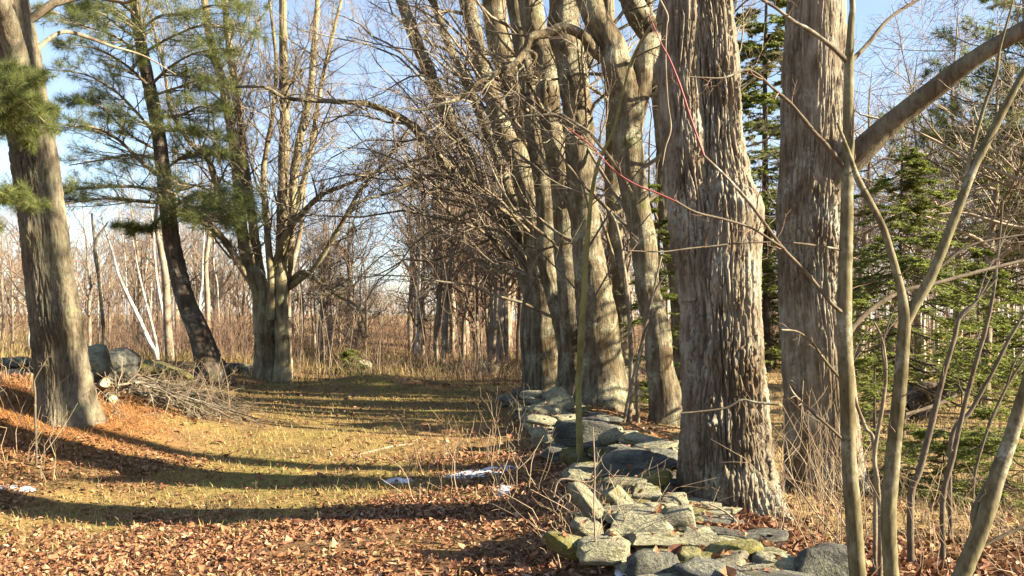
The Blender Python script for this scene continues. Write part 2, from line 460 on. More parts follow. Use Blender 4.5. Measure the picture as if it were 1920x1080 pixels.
def bark_tube(pts, rad, nA, rows, amp, fA, fL, seed, flute=0.0, flute_h=1.0, lobes=7, bumps=(), rough_low=0.05, dense_to=None, rings=0):
    """one trunk or limb with real furrowed relief"""
    pts = np.asarray(pts, float)
    if dense_to is not None:      # fewer rows on the stretch above the view
        k = int(rows * 0.85)
        n = np.concatenate([np.linspace(0, dense_to, k, endpoint=False), np.linspace(dense_to, 1, rows - k)])
    else:
        n = rows
    C, r, s = smooth_path(pts, rad, n)
    T = unit(np.gradient(C, axis=0))
    ref = np.array([0, 1.0, 0]) if abs(unit(C[-1] - C[0])[2]) > 0.5 else np.array([0, 0.3, 1.0])
    A = unit(np.cross(T, ref)); B = np.cross(T, A)
    th = np.linspace(0, 2 * math.pi, nA, endpoint=False)
    if nA > 100:
        th = th + 0.55 * np.cos(th)      # more of the ring on the side towards the lane
    ct, st = np.cos(th)[None, :], np.sin(th)[None, :]
    rr = r[:, None]
    sx = s[:, None] + 0 * ct
    wx = 0.22 * pnoise(ct * rr * 5, st * rr * 5, sx * 3, seed + 9)
    u, v = ct * rr * fA + wx * 2, st * rr * fA + wx * 2
    n1 = pnoise(u, v, sx * fL, seed)
    n2 = pnoise(u * 2.3, v * 2.3, sx * fL * 2.1 + 7, seed + 1)
    low = pnoise(ct * rr * 3 + seed, st * rr * 3, sx * 1.6, seed + 2)
    n3 = pnoise(u * 0.9 + 31, v * 0.9, sx * fL * 5.5 + 1.5 * n2, seed + 3)
    f3 = np.exp(-(n3 / 0.07) ** 2)
    f1 = np.exp(-(n1 / 0.12) ** 2); f2 = np.exp(-(n2 / 0.13) ** 2)
    amp = amp * np.clip(0.85 + 1.3 * pnoise(ct * rr * 2.2 + 5, st * rr * 2.2, sx * 0.9, seed + 6), 0.3, 1.35)      # deep plates here, tighter bark there
    disp = amp * (-1.0 * f1 - 0.45 * f2 - 0.40 * f3 * (1 - f1) + 0.5 * n2 + 0.25 * (np.abs(n3) > 0.12) * (1 - f1)) + rough_low * rr * low * 2
    if rings:
        ph = (sx / rings + 0.25 * np.sin(sx * 5 + seed)) % 1.0
        disp = disp + 0.07 * rr * np.exp(-((ph - 0.5) * rings / 0.009) ** 2)
    if flute:
        fl = flute * np.exp(-s / flute_h)[:, None]
        disp = disp + rr * 0.18 * np.exp(-(s / 0.42) ** 1.3)[:, None] + rr * fl * (0.55 * np.cos(lobes * th + seed)[None, :] + 0.45 * np.cos((lobes - 3) * th + 2.1 * seed)[None, :])
    ring = A[:, None, :] * ct[..., None] + B[:, None, :] * st[..., None]
    V = C[:, None, :] + ring * (rr + disp)[..., None]
    for (bp_, br, bh) in bumps:
        dd = np.linalg.norm(V - np.asarray(bp_), axis=-1)
        V = V + ring * (bh * np.exp(-(dd / br) ** 2))[..., None]
    K, S = len(C), nA
    k = np.arange(K - 1)[:, None]; q = np.arange(S)[None, :]; q2 = (q + 1) % S
    F = np.stack([k * S + q, k * S + q2, (k + 1) * S + q2, (k + 1) * S + q], -1).reshape(-1, 4)
    return V.reshape(-1, 3), F, C, r

def from_px(lst, d, d1=None):
    """[(px,py,width_px)] -> points, radii; depth runs from d to d1"""
    n = len(lst)
    ds = np.linspace(d, d if d1 is None else d1, n)
    return np.array([W(a, b_, dd) for (a, b_, _), dd in zip(lst, ds)]), np.array([w * 0.5 * dd / FPX * math.cos(math.atan((a - 960.0) / FPX)) for (a, _, w), dd in zip(lst, ds)])

def extend_up(P, R, length, rng, upb=0.7):
    """carry a stem on above the picture"""
    d = unit(P[-1] - P[-2]); pts = [*P]; rad = [*R]; n = 4
    for k in range(n):
        d = unit(d + np.array([0, 0, 0.25 * upb]) + 0.12 * rng.normal(size=3))
        pts.append(pts[-1] + d * length / n); rad.append(R[-1] * (1 - (k + 1) / (n + 0.35)))
    return np.array(pts), np.array(rad)

def sink(P, R, z=0.35):
    """run a base below ground so it is rooted"""
    d = np.array([0, 0, -z])
    return np.concatenate([[P[0] + d], P]), np.concatenate([[R[0] * 1.06], R])

def stem_mesh(t, name, P, R, mat, seed, amp=0.012, nA=40, rows=120, fA=11, fL=2.2, **kw):
    V, F, C, r = bark_tube(P, R, nA, rows, amp, fA, fL, seed, **kw)
    o = build(name, V, F, mat, t)
    return o, C, r

def dress(t, stems, rng, n1, n2, n3, L1=0.4, t0=0.3, t1=0.98, up=0.12, mat_b='limb', mat_t='twig', r1=0.4, rmax=0.035, wob=0.22, n4=0, side=None, a=(35, 75)):
    """branches (one object each) and a mass of twigs on a list of stems (C, r)"""
    tw = Pile()
    for (C, r) in stems:
        P = C[None]; R = r[None]
        B1, R1 = grow(P, R, n1, rng, t0, t1, a[0], a[1], L1, r1, 9, wob, up, 0.22, rmax=rmax, rmin=0.008, side=side)
        V, F = tubes(B1, R1, 6)
        K = 9 * 6; fq = 8 * 6
        for i in range(len(B1)):
            build('branch', V[i * K:(i + 1) * K], F[i * fq:(i + 1) * fq] - i * K, M[mat_b], t)
        B2, R2 = grow(B1, R1, n2, rng, 0.15, 1.0, 25, 65, 0.5, 0.6, 6, 0.2, up * 0.6, 0.35, rmin=0.0045)
        tw.add(*tubes(B2, R2, 3))
        B3, R3 = grow(B2, R2, n3, rng, 0.15, 1.0, 25, 60, 0.5, 0.6, 4 if n4 else 3, 0.2, up * 0.5, 0.5, rmin=0.0038)
        tw.add(*tubes(B3, R3, 3))
        if n4:
            B4, R4 = grow(B3, R3, n4, rng, 0.2, 1.0, 25, 60, 0.6, 0.7, 3, 0.2, up * 0.4, 0.6, rmin=0.0026)
            tw.add(*tubes(B4, R4, 3))
    o = tw.out('twigs', M[mat_t], t)
    if o: o['kind'] = 'stuff'
    return o

def base_of(px, d):
    x = (px - 960.0) / FPX * d
    return np.array([x, d, float(ground_h(x, d))])
#@@PART2

# ------------------------------------------------------------------ the ground
def axis(lo, hi, fine_lo, fine_hi, step, g=1.09):
    a = [fine_lo]
    s = step
    left = []
    x = fine_lo
    while x > lo:
        s *= g; x -= s; left.append(x)
    mid = list(np.arange(fine_lo, fine_hi, step))
    right = []; s = step; x = mid[-1]
    while x < hi:
        s *= g; x += s; right.append(x)
    return np.array(left[::-1] + mid + right)

def zones(x, y):
    """weights: leaf litter, lane grass, needle mound, meadow, brush (sum to 1)"""
    n = pnoise(x * 0.5, y * 0.5, 0.7, 21) * 1.4 + pnoise(x * 1.9, y * 1.9, 2.7, 22) * 0.6
    lane_c = -2.6 - 0.02 * y
    grass = sstep(6.8, 9.6, y + n * 2.4) * (1 - sstep(22, 27, y)) * np.exp(-((x - lane_c) / (1.6 + 0.12 * y)) ** 2 * 1.1)
    grass = np.clip(grass * (1 + 0.6 * n), 0, 1)
    needle = 0.95 * sstep(1.0, 0.4, np.sqrt(((x + 7.0) / 2.9) ** 2 + ((y - 10.6) / 2.5) ** 2) + 0.25 * n)
    mead = sstep(1.9, 2.7, x + 0.4 * n) * sstep(5.7, 6.9, y + 0.6 * n)
    mead = np.clip(mead + 0.8 * sstep(26, 34, y + 3 * n) * sstep(-12, -18, x), 0, 1)
    brush = sstep(21.5, 27, y + 3.0 * n) * (1 - mead)
    w = [np.zeros_like(x), grass * (1 - brush), needle, mead, brush]
    w[1] = w[1] * (1 - needle) * (1 - mead)
    tot = sum(w)
    w[0] = np.clip(1 - tot, 0, 1)
    tot = sum(w)
    return [q / tot for q in w]

gx = axis(-900, 900, -12, 6, 0.13, 1.12); gy = axis(-40, 1500, 3.6, 25, 0.13, 1.12)
X, Y = np.meshgrid(gx, gy)
Z = ground_h(X, Y) + 0.018 * pnoise(X * 5, Y * 5, 0.2, 31) * (np.abs(Y) < 60)
V = np.stack([X, Y, Z], -1).reshape(-1, 3)
nx, ny = len(gx), len(gy)
ii = np.arange(ny - 1)[:, None] * nx + np.arange(nx - 1)[None, :]
F = np.stack([ii, ii + 1, ii + nx + 1, ii + nx], -1).reshape(-1, 4)
ground = build('ground', V, F, M['ground'])
tag(ground, kind='structure')
zw = zones(V[:, 0].astype(float), V[:, 1].astype(float))
cols = np.array([(0.28, 0.155, 0.085), (0.30, 0.22, 0.085), (0.32, 0.145, 0.05), (0.38, 0.28, 0.14), (0.25, 0.155, 0.08)])
pn = np.clip(pnoise(V[:, 0] * 0.9, V[:, 1] * 0.9, 0.1, 77) * 2.2, 0, 1) * (zw[1] + 0.35 * zw[0])
pd = np.clip(pnoise(V[:, 0] * 1.6, V[:, 1] * 1.6, 0.6, 78) * 2.0 - 0.2, 0, 1) * (zw[0] + zw[1])
cols_moss = np.array((0.27, 0.265, 0.07)); cols_soil = np.array((0.12, 0.08, 0.05))
tint = sum(w[:, None] * c for w, c in zip(zw, cols)) * ALB
tint = tint * (1 - 0.7 * pn[:, None]) + cols_moss * ALB * 0.7 * pn[:, None]
tint = tint * (1 - 0.6 * pd[:, None]) + cols_soil * ALB * 0.6 * pd[:, None]
att = ground.data.color_attributes.new('tint', 'FLOAT_COLOR', 'POINT')
att.data.foreach_set('color', np.concatenate([tint, np.ones((len(tint), 1))], 1).astype(np.float32).ravel())

# ------------------------------------------------------------------ the two great trunks at the wall
D1 = 7.0
rng = np.random.default_rng(11)
P_, R_ = from_px([(1385, 1075, 262), (1380, 1035, 238), (1373, 985, 212), (1366, 920, 190), (1360, 840, 172), (1356, 760, 160), (1353, 680, 155),
                  (1352, 600, 154), (1350, 520, 156), (1352, 450, 152), (1354, 390, 138), (1350, 330, 112), (1342, 250, 104), (1337, 150, 98), (1326, 0, 94), (1312, -150, 90)], D1)
P_, R_ = extend_up(P_, R_, 5.5, rng)
b0 = P_[0].copy(); b0[2] = float(ground_h(b0[0], D1))
t = root('maple_tree', b0, 'huge furrowed old maple trunk rising beside the mossy end of the stone wall', 'tree', 'old trees along the wall')
up_frac = 0.44
V, F, C, r = bark_tube(P_, R_, 240, 450, 0.026, 22, 1.9, 5, flute=0.16, flute_h=0.55, lobes=8, rough_low=0.035, dense_to=up_frac,
                       bumps=[(W(1334, 792, D1 - 0.31), 0.055, 0.10), (W(1405, 395, D1 - 0.15), 0.16, 0.05), (W(1360, 585, D1 - 0.3), 0.06, -0.05), (W(1300, 660, D1 - 0.28), 0.07, 0.05), (W(1370, 905, D1 - 0.33), 0.09, 0.06), (W(1330, 760, D1 - 0.3), 0.07, 0.03), (W(1340, 340, D1 - .2), 0.12, 0.03)])
build('trunk', V, F, M['maple'], t)
P2, R2_ = from_px([(1318, 560, 96), (1306, 480, 92), (1296, 400, 90), (1287, 330, 88), (1281, 250, 88), (1277, 150, 84), (1279, 60, 80), (1284, -120, 76)], D1 - 0.04)
P2, R2_ = extend_up(P2, R2_, 4.5, rng)
V, F, C2, r2 = bark_tube(P2, R2_, 140, 270, 0.024, 22, 1.9, 8, rough_low=0.05, dense_to=0.40,
                         bumps=[(W(1240, 130, D1), 0.10, 0.05)])
build('stem', V, F, M['maple'], t)
dress(t, [(C[-60:], r[-60:]), (C2[-40:], r2[-40:])], rng, 7, 6, 5, L1=0.6, t0=0.3, rmax=0.05)

D2 = 8.2
rng = np.random.default_rng(12)
P_, R_ = from_px([(1562, 1060, 200), (1556, 1010, 178), (1549, 940, 160), (1542, 850, 148), (1536, 760, 140), (1528, 640, 132), (1520, 520, 126), (1520, 420, 128),
                  (1522, 330, 126), (1524, 220, 122), (1527, 110, 118), (1530, 0, 114), (1534, -150, 108)], D2)
P_, R_ = extend_up(P_, R_, 6, rng)
b0 = P_[0].copy(); b0[2] = float(ground_h(b0[0], D2))
t2 = root('maple_tree', b0, 'tall straight maple trunk with one thick limb sweeping up and away over the meadow', 'tree', 'old trees along the wall')
V, F, C, r = bark_tube(P_, R_, 190, 380, 0.022, 24, 2.0, 25, flute=0.10, flute_h=0.5, lobes=7, rough_low=0.03, dense_to=0.43)
build('trunk', V, F, M['maple'], t2)
L_, LR = from_px([(1508, 420, 50), (1532, 376, 66), (1562, 333, 62), (1604, 294, 53), (1650, 250, 46), (1700, 208, 43), (1755, 165, 42), (1800, 130, 40), (1850, 95, 38), (1920, 55, 36), (2020, 10, 29), (2110, -60, 22), (2190, -160, 12), (2240, -260, 4)], D2 + 0.05, D2 - 1.3)
V, F, CL, rL = bark_tube(L_, LR, 60, 200, 0.006, 14, 4, 26, rough_low=0.06)
limb = build('branch', V, F, M['oak'], t2)
dress(t2, [(C[-60:], r[-60:]), (CL[90:], rL[90:])], rng, 9, 7, 6, L1=0.55, t0=0.3, rmax=0.025)

# ------------------------------------------------------------------ the clump of old trees farther along the wall
def clump(label, stems, d, seed, ext=4.5, n=(9, 7, 6), amp=0.016, mat='maple_far', name='maple_tree', base_px=None, cat='tree', group='old trees along the wall', **kw):
    rng = np.random.default_rng(seed)
    bx = stems[0][0][0][0] if base_px is None else base_px
    t = root(name, base_of(bx, d), label, cat, group)
    grown = []
    for k, st in enumerate(stems):
        lst, opt = st[0], (st[1] if len(st) > 1 else {})
        dd = d + opt.get('dd', 0)
        P_, R_ = from_px(lst, dd, dd + opt.get('lean', 0))
        if mat == 'maple_far' and len(P_) > 4:
            P_[1:-1] += rng.normal(size=P_[1:-1].shape) * np.array([0.05, 0.07, 0.02])
        if opt.get('rooted', True):
            P_, R_ = sink(P_, R_)
        if lst[-1][1] <= 12 and ext:
            P_, R_ = extend_up(P_, R_, ext * opt.get('ext', 1), rng)
        big = R_.max() > 0.13
        nA = (48 if R_.max() * FPX / d > 22 else 36) if big else 12
        rows = 150 if big else 60
        V, F, C, r = bark_tube(P_, R_, nA, rows, amp if big else amp * 0.45, 9, 1.9, seed * 7 + k, flute=opt.get('flute', 0.0), flute_h=0.6, lobes=6, rough_low=opt.get('low', 0.05), dense_to=0.6 if (lst[-1][1] <= 12 and ext) else None)
        build('trunk' if k == 0 else ('stem' if big else 'branch'), V, F, M[mat], t)
        grown.append((C, r))
    dress(t, grown, rng, n[0], n[1], n[2], **kw)
    return t

clump('leaning many-stemmed maple at the far end of the wall, one stem arching over the lane', [
    ([(1012, 735, 66), (1008, 660, 48), (1002, 590, 38), (990, 530, 32), (975, 480, 28), (962, 440, 26), (935, 405, 26), (905, 375, 26), (885, 340, 26), (870, 280, 26), (840, 220, 25), (805, 135, 25), (780, 75, 24), (752, 0, 22)], {'flute': 0.12}),
    ([(890, 352, 22), (868, 338, 21), (840, 310, 20), (810, 278, 19), (775, 240, 17), (740, 215, 14), (690, 195, 12), (640, 190, 10), (585, 188, 9), (530, 184, 8), (490, 165, 6), (440, 163, 4)], {'rooted': False, 'lean': -2.5}),
    ([(1018, 700, 34), (1000, 560, 26), (984, 470, 22), (962, 385, 20), (925, 280, 18), (882, 170, 18), (846, 90, 16), (812, 0, 14)], {'rooted': False, 'dd': 0.4}),
    ([(900, 366, 12), (866, 335, 11), (800, 332, 9), (740, 360, 7), (660, 382, 4)], {'rooted': False, 'lean': -1.5}),
], 19.0, 41, n=(15, 9, 7), side=(-0.9, -0.2, 0), L1=0.5, up=0.07, t0=0.2, n4=2)
clump('pale lichened maple with a swollen elbow behind the far boulders of the wall', [
    ([(1024, 738, 70), (1020, 660, 52), (1012, 560, 44), (1003, 440, 42), (990, 350, 42), (968, 290, 44), (948, 250, 38), (925, 195, 34), (910, 140, 32), (893, 70, 31), (876, 0, 30)], {'flute': 0.15}),
    ([(1040, 735, 60), (1030, 600, 48), (1015, 450, 46), (1002, 320, 46), (982, 235, 46), (960, 160, 46), (940, 85, 46), (926, 5, 46)], {'dd': 0.7}),
], 17.8, 42, n=(10, 8, 6), side=(-0.9, -0.1, 0), L1=0.48, up=0.07, t0=0.2, n4=2)
clump('twin straight grey maple trunks in the middle of the tree row', [
    ([(1086, 780, 82), (1080, 690, 54), (1072, 560, 44), (1060, 460, 42), (1048, 350, 42), (1036, 235, 42), (1022, 130, 44), (1004, 60, 46), (994, 2, 46)], {'flute': 0.14}),
    ([(1062, 770, 50), (1052, 640, 36), (1034, 500, 32), (1018, 380, 30), (1000, 260, 34), (982, 140, 34), (966, 2, 34)], {'dd': 0.9}),
], 15.6, 43, n=(9, 8, 7), side=(-0.8, -0.1, 0), L1=0.45, up=0.07, t0=0.22, n4=2)
clump('stout brown maple trunk standing right behind the slender green sapling', [
    ([(1126, 790, 128), (1122, 730, 100), (1118, 640, 82), (1112, 540, 68), (1104, 450, 58), (1094, 350, 54), (1083, 230, 54), (1070, 125, 58), (1062, 60, 60), (1058, 2, 60)], {'flute': 0.16}),
    ([(1160, 790, 52), (1162, 700, 34), (1160, 600, 30), (1156, 480, 28), (1150, 350, 28), (1146, 200, 26), (1140, 2, 24)], {'dd': 1.2}),
], 14.6, 44, n=(8, 7, 6), side=(0.3, 0, 0))
clump('crooked forked maple with a pale arching dead limb, between two stout trunks', [
    ([(1252, 765, 66), (1240, 690, 52), (1226, 610, 48), (1212, 540, 48), (1203, 450, 48), (1193, 360, 52), (1186, 270, 58), (1176, 190, 62), (1160, 130, 56), (1140, 85, 52), (1118, 35, 50), (1104, 2, 48)], {'flute': 0.1}),
    ([(1184, 240, 46), (1196, 160, 40), (1212, 95, 36), (1232, 60, 34), (1252, 2, 32)], {'rooted': False}),
    ([(1160, 130, 24), (1118, 92, 22), (1085, 66, 20), (1050, 54, 19), (1022, 58, 18), (1000, 72, 16), (982, 95, 14), (955, 122, 12), (910, 150, 10), (870, 178, 9), (835, 192, 8), (795, 200, 6), (755, 202, 3)], {'rooted': False, 'lean': -1.2}),
    ([(985, 92, 8), (1005, 105, 7), (990, 130, 5), (960, 150, 3)], {'rooted': False, 'dd': -0.9}),
    ([(1222, 60, 50), (1200, 30, 46), (1185, 2, 44)], {'rooted': False, 'dd': 1.0}),
], 13.6, 45, n=(9, 8, 7), side=(0, 0.2, 0.2))
clump('slender pale trunk half hidden between the huge maple and the forked one', [
    ([(1290, 770, 40), (1280, 650, 32), (1262, 520, 28), (1245, 400, 26), (1238, 250, 24), (1225, 100, 22), (1215, 2, 20)], {}),
], 18.0, 46, n=(8, 7, 6), name='maple_tree')
clump('shadowy trunk at the very end of the wall, behind the leaning maple', [
    ([(1000, 728, 46), (1002, 620, 36), (1010, 500, 34), (1030, 400, 32), (1060, 260, 30), (1095, 120, 28), (1120, 2, 26)], {}),
], 22.5, 47, n=(8, 7, 6), name='maple_tree')

# ------------------------------------------------------------------ the many-stemmed maple across the lane
clump('vase-shaped many-stemmed maple standing alone across the grassy lane', [
    ([(502, 722, 62), (500, 680, 48), (497, 640, 42), (494, 600, 40), (490, 560, 36), (482, 520, 30), (465, 500, 24), (455, 440, 22), (448, 370, 21), (440, 285, 20), (422, 180, 18), (405, 110, 17), (390, 55, 15), (384, 0, 14)], {'flute': 0.2}),
    ([(494, 600, 30), (490, 540, 24), (484, 490, 20), (474, 420, 18), (462, 330, 17), (447, 200, 16), (432, 100, 15), (421, 0, 14)], {'rooted': False, 'dd': 0.3}),
    ([(528, 722, 40), (530, 660, 28), (528, 580, 26), (527, 500, 24), (530, 400, 22), (532, 300, 21), (534, 200, 19), (532, 120, 17), (530, 0, 14)], {'dd': -0.3, 'flute': 0.15}),
    ([(522, 640, 26), (530, 560, 22), (540, 490, 20), (546, 400, 18), (557, 290, 16), (580, 180, 14), (588, 100, 12), (596, 0, 10)], {'rooted': False}),
    ([(508, 620, 24), (510, 560, 20), (522, 480, 17), (542, 430, 14), (562, 405, 12), (600, 368, 10), (640, 350, 8), (690, 330, 5), (735, 300, 3)], {'rooted': False, 'lean': -1.5}),
    ([(496, 600, 22), (478, 540, 18), (452, 500, 15), (424, 455, 13), (398, 430, 11), (370, 408, 9), (350, 380, 5)], {'rooted': False, 'lean': -1}),
    ([(486, 520, 20), (462, 455, 16), (430, 400, 14), (405, 340, 14), (388, 295, 12), (362, 275, 10), (335, 235, 9), (318, 200, 8), (310, 140, 7), (290, 60, 5), (275, 0, 4)], {'rooted': False, 'dd': 0.2, 'lean': -0.8}),
    ([(510, 600, 18), (508, 520, 15), (500, 420, 13), (494, 330, 12), (500, 280, 10), (512, 210, 9), (518, 120, 8), (508, 20, 6), (505, 0, 5)], {'rooted': False, 'dd': -0.4}),
    ([(540, 540, 14), (590, 500, 10), (640, 420, 9), (680, 350, 7), (725, 300, 6), (770, 235, 4)], {'rooted': False, 'lean': -2}),
    ([(536, 480, 14), (560, 380, 12), (585, 270, 10), (600, 170, 9), (625, 60, 7), (640, 0, 6)], {'rooted': False, 'lean': 0.6}),
    ([(545, 525, 11), (570, 510, 9), (605, 535, 8), (640, 558, 7), (668, 574, 6), (682, 600, 4), (688, 632, 2)], {'rooted': False, 'lean': -2}),
], 22.0, 51, ext=3.5, n=(14, 10, 7), mat='lane', base_px=512, group=None, mat_t='twig', L1=0.32, up=0.2, a=(25, 60), rmax=0.03, n4=2)

# ------------------------------------------------------------------ the great trunk on the needle mound
rng = np.random.default_rng(61)
DL = 11.0
P_, R_ = from_px([(136, 850, 158), (130, 790, 134), (125, 755, 122), (118, 700, 112), (110, 640, 106), (101, 580, 103), (92, 510, 102), (82, 430, 98), (71, 340, 96), (58, 250, 94), (44, 160, 92), (30, 80, 90), (14, 0, 88), (-20, -160, 84)], DL)
R_ = R_ * 0.95
P_, R_ = extend_up(P_, R_, 6, rng, 0.4)
b0 = P_[0].copy(); b0[2] = float(ground_h(b0[0], DL))
t = root('oak_tree', b0, 'massive brown trunk on the orange needle mound, a dark shadow stripe down its bark', 'tree')
V, F, C, r = bark_tube(P_, R_, 180, 340, 0.024, 19, 1.8, 33, flute=0.2, flute_h=0.38, lobes=7, rough_low=0.025, dense_to=0.52,
                       bumps=[(W(58, 430, DL - 0.25), 0.12, 0.07), (W(30, 425, DL), 0.08, 0.06)])
build('trunk', V, F, M['oak'], t)
P2, R2_ = from_px([(60, 230, 40), (40, 140, 44), (18, 60, 46), (-4, 0, 46), (-40, -80, 40)], DL, DL - 0.9)
V, F, C2, r2 = bark_tube(P2, R2_, 40, 80, 0.008, 15, 3, 34)
build('branch', V, F, M['oak'], t)
dress(t, [(C[-120:], r[-120:])], rng, 8, 7, 6, L1=0.5, t0=0.1, rmax=0.06)
P2, R2_ = from_px([(60, 100, 11), (110, 62, 9), (150, 65, 8), (205, 85, 6), (270, 105, 4), (330, 140, 1.5)], DL, DL + 1.5)
V, F, C2, r2 = bark_tube(P2, R2_, 12, 60, 0.003, 15, 3, 35)
build('branch', V, F, M['limb'], t)

# ------------------------------------------------------------------ needle-bearing trees
def needle_sprays(P, R, rng, per, length, width, spread, flat):
    """triangular needles along twig paths"""
    N, K, _ = P.shape
    tt = rng.uniform(0.05, 1.0, (N, per)) * (K - 1)
    i = np.minimum(tt.astype(int), K - 2); w = (tt - i)[..., None]
    rows = np.arange(N)[:, None]
    p = (P[rows, i] * (1 - w) + P[rows, i + 1] * w).reshape(-1, 3)
    T = unit(P[rows, i + 1] - P[rows, i]).reshape(-1, 3)
    q = rng.normal(size=T.shape)
    if flat:
        q = np.cross(T, np.array([0, 0, 1.0])) * np.where(rng.random((len(T), 1)) < 0.5, 1, -1) + 0.35 * q
    q = unit(q)
    d = unit(T * (1 - spread) + q * spread)
    L = length * rng.uniform(0.6, 1.2, (len(p), 1))
    s = unit(np.cross(d, rng.normal(size=d.shape))) * (width * 0.5)
    V = np.stack([p - s, p + s, p + d * L], 1).reshape(-1, 3)
    F = np.arange(len(V)).reshape(-1, 3)
    return V, F

def conifer(base, H, Rad, label, seed, nb=60, z0=0.15, kind='hemlock', droop=-0.12, group=None, name='hemlock_tree', dens=1.0, trunk_r=None, az=None, nl=0.05, nw=0.013):
    rng = np.random.default_rng(seed)
    t = root(name, base, label, 'tree', group)
    base = np.asarray(base, float)
    tr = trunk_r or 0.011 * H + 0.012
    P_ = np.array([base + [0.05 * math.sin(k) * H * 0.05, 0.04 * math.cos(2 * k) * H * 0.05, k * H / 8.0 - 0.2] for k in range(9)])
    V, F, C, r = bark_tube(P_, np.linspace(tr, tr * 0.12, 9), 18, 60, 0.004, 12, 2, seed)
    build('trunk', V, F, M['pine'], t)
    f = z0 + (0.98 - z0) * rng.random(nb) ** 0.9
    idx = (f * (len(C) - 1)).astype(int)
    ang = rng.uniform(0, 2 * math.pi, nb) if az is None else rng.uniform(az[0], az[1], nb)
    L = Rad * (1 - f) ** 0.7 * rng.uniform(0.6, 1.15, nb) + 0.12
    s = np.linspace(0, 1, 9)[None, :]
    out = np.stack([np.cos(ang), np.sin(ang), np.zeros(nb)], -1)
    zz = (droop * s + (0.25 * s ** 2 if kind == 'pine' else -0.18 * s ** 2)) * L[:, None]
    zz = zz + (0.18 if kind == 'pine' else 0.12) * L[:, None] * s
    B = C[idx][:, None, :] + out[:, None, :] * (s * L[:, None])[..., None] + np.stack([0 * zz, 0 * zz, zz], -1)
    B = B + 0.03 * np.cumsum(rng.normal(size=B.shape), 1) * L[:, None, None]
    RB = np.clip(L[:, None] * 0.012 * (1 - 0.8 * s), 0.003, 0.06)
    Vb, Fb = tubes(B, RB, 5)
    K = 9 * 5
    for i in range(nb):
        build('branch', Vb[i * K:(i + 1) * K], Fb[i * 40:(i + 1) * 40] - i * K, M['pine'], t)
    tw = Pile(); nd = Pile()
    B2, R2 = grow(B, RB, max(4, int(14 * dens)), rng, 0.2, 1.0, 35, 65, 0.42, 0.5, 6, 0.1, 0.02, 0.4, flat=True)
    tw.add(*tubes(B2, R2, 3))
    if kind == 'hemlock':
        B3, R3 = grow(B2, R2, 5, rng, 0.1, 1.0, 35, 60, 0.42, 0.6, 4, 0.08, -0.03, 0.5, flat=True)
        nd.add(*needle_sprays(B3, R3, rng, int(8 * dens) + 2, nl, nw, 0.6, True))
        nd.add(*needle_sprays(B2, R2, rng, int(10 * dens) + 3, nl, nw, 0.6, True))
    else:
        B3, R3 = grow(B2, R2, 5, rng, 0.3, 1.0, 20, 50, 0.42, 0.6, 4, 0.12, 0.12, 0.5)
        tw.add(*tubes(B3, R3, 3))
        nd.add(*needle_sprays(B3[:, 1:], R3[:, 1:], rng, int(26 * dens) + 4, nl, nw, 0.62, False))
        nd.add(*needle_sprays(B2[:, 3:], R2[:, 3:], rng, int(20 * dens) + 4, nl, nw, 0.62, False))
    o = tw.out('twigs', M['pine'], t)
    if o: o['kind'] = 'stuff'
    o = nd.out('needles', M['pine_needles'] if kind == 'pine' else M['hemlock_needles'], t, smooth=False)
    if o: o['kind'] = 'stuff'
    return t

def bough(t, lst, d, d1, seed, n2=16, nl=0.11, nw=0.010, L2=0.22, dens=30, mat='pine_needles', t0=0.25):
    """one pine bough drawn through the picture: branch, twigs, needles"""
    rng = np.random.default_rng(seed)
    P_, R_ = from_px(lst, d, d1)
    R_ = R_ * 0.6
    V, F, C, r = bark_tube(P_, R_, 10, 60, 0.002, 14, 3, seed)
    build('branch', V, F, M['limb'], t)
    B2, R2 = grow(C[None], r[None], n2, rng, t0, 1.0, 35, 70, L2, 0.5, 7, 0.12, 0.04, 0.4, flat=True)
    B3, R3 = grow(B2, R2, 6, rng, 0.25, 1.0, 20, 55, 0.4, 0.6, 4, 0.15, 0.08, 0.5)
    a, b_ = Pile(), Pile()
    a.add(*tubes(B2, R2, 3)); a.add(*tubes(B3, R3, 3))
    b_.add(*needle_sprays(B3, R3, rng, dens, nl, nw, 0.6, False))
    b_.add(*needle_sprays(B2[:, 3:], R2[:, 3:], rng, dens, nl, nw, 0.6, False))
    for p_, nm, mm in ((a, 'twigs', M['limb']), (b_, 'needles', M[mat])):
        o = p_.out(nm, mm, t, smooth=False)
        o['kind'] = 'stuff'

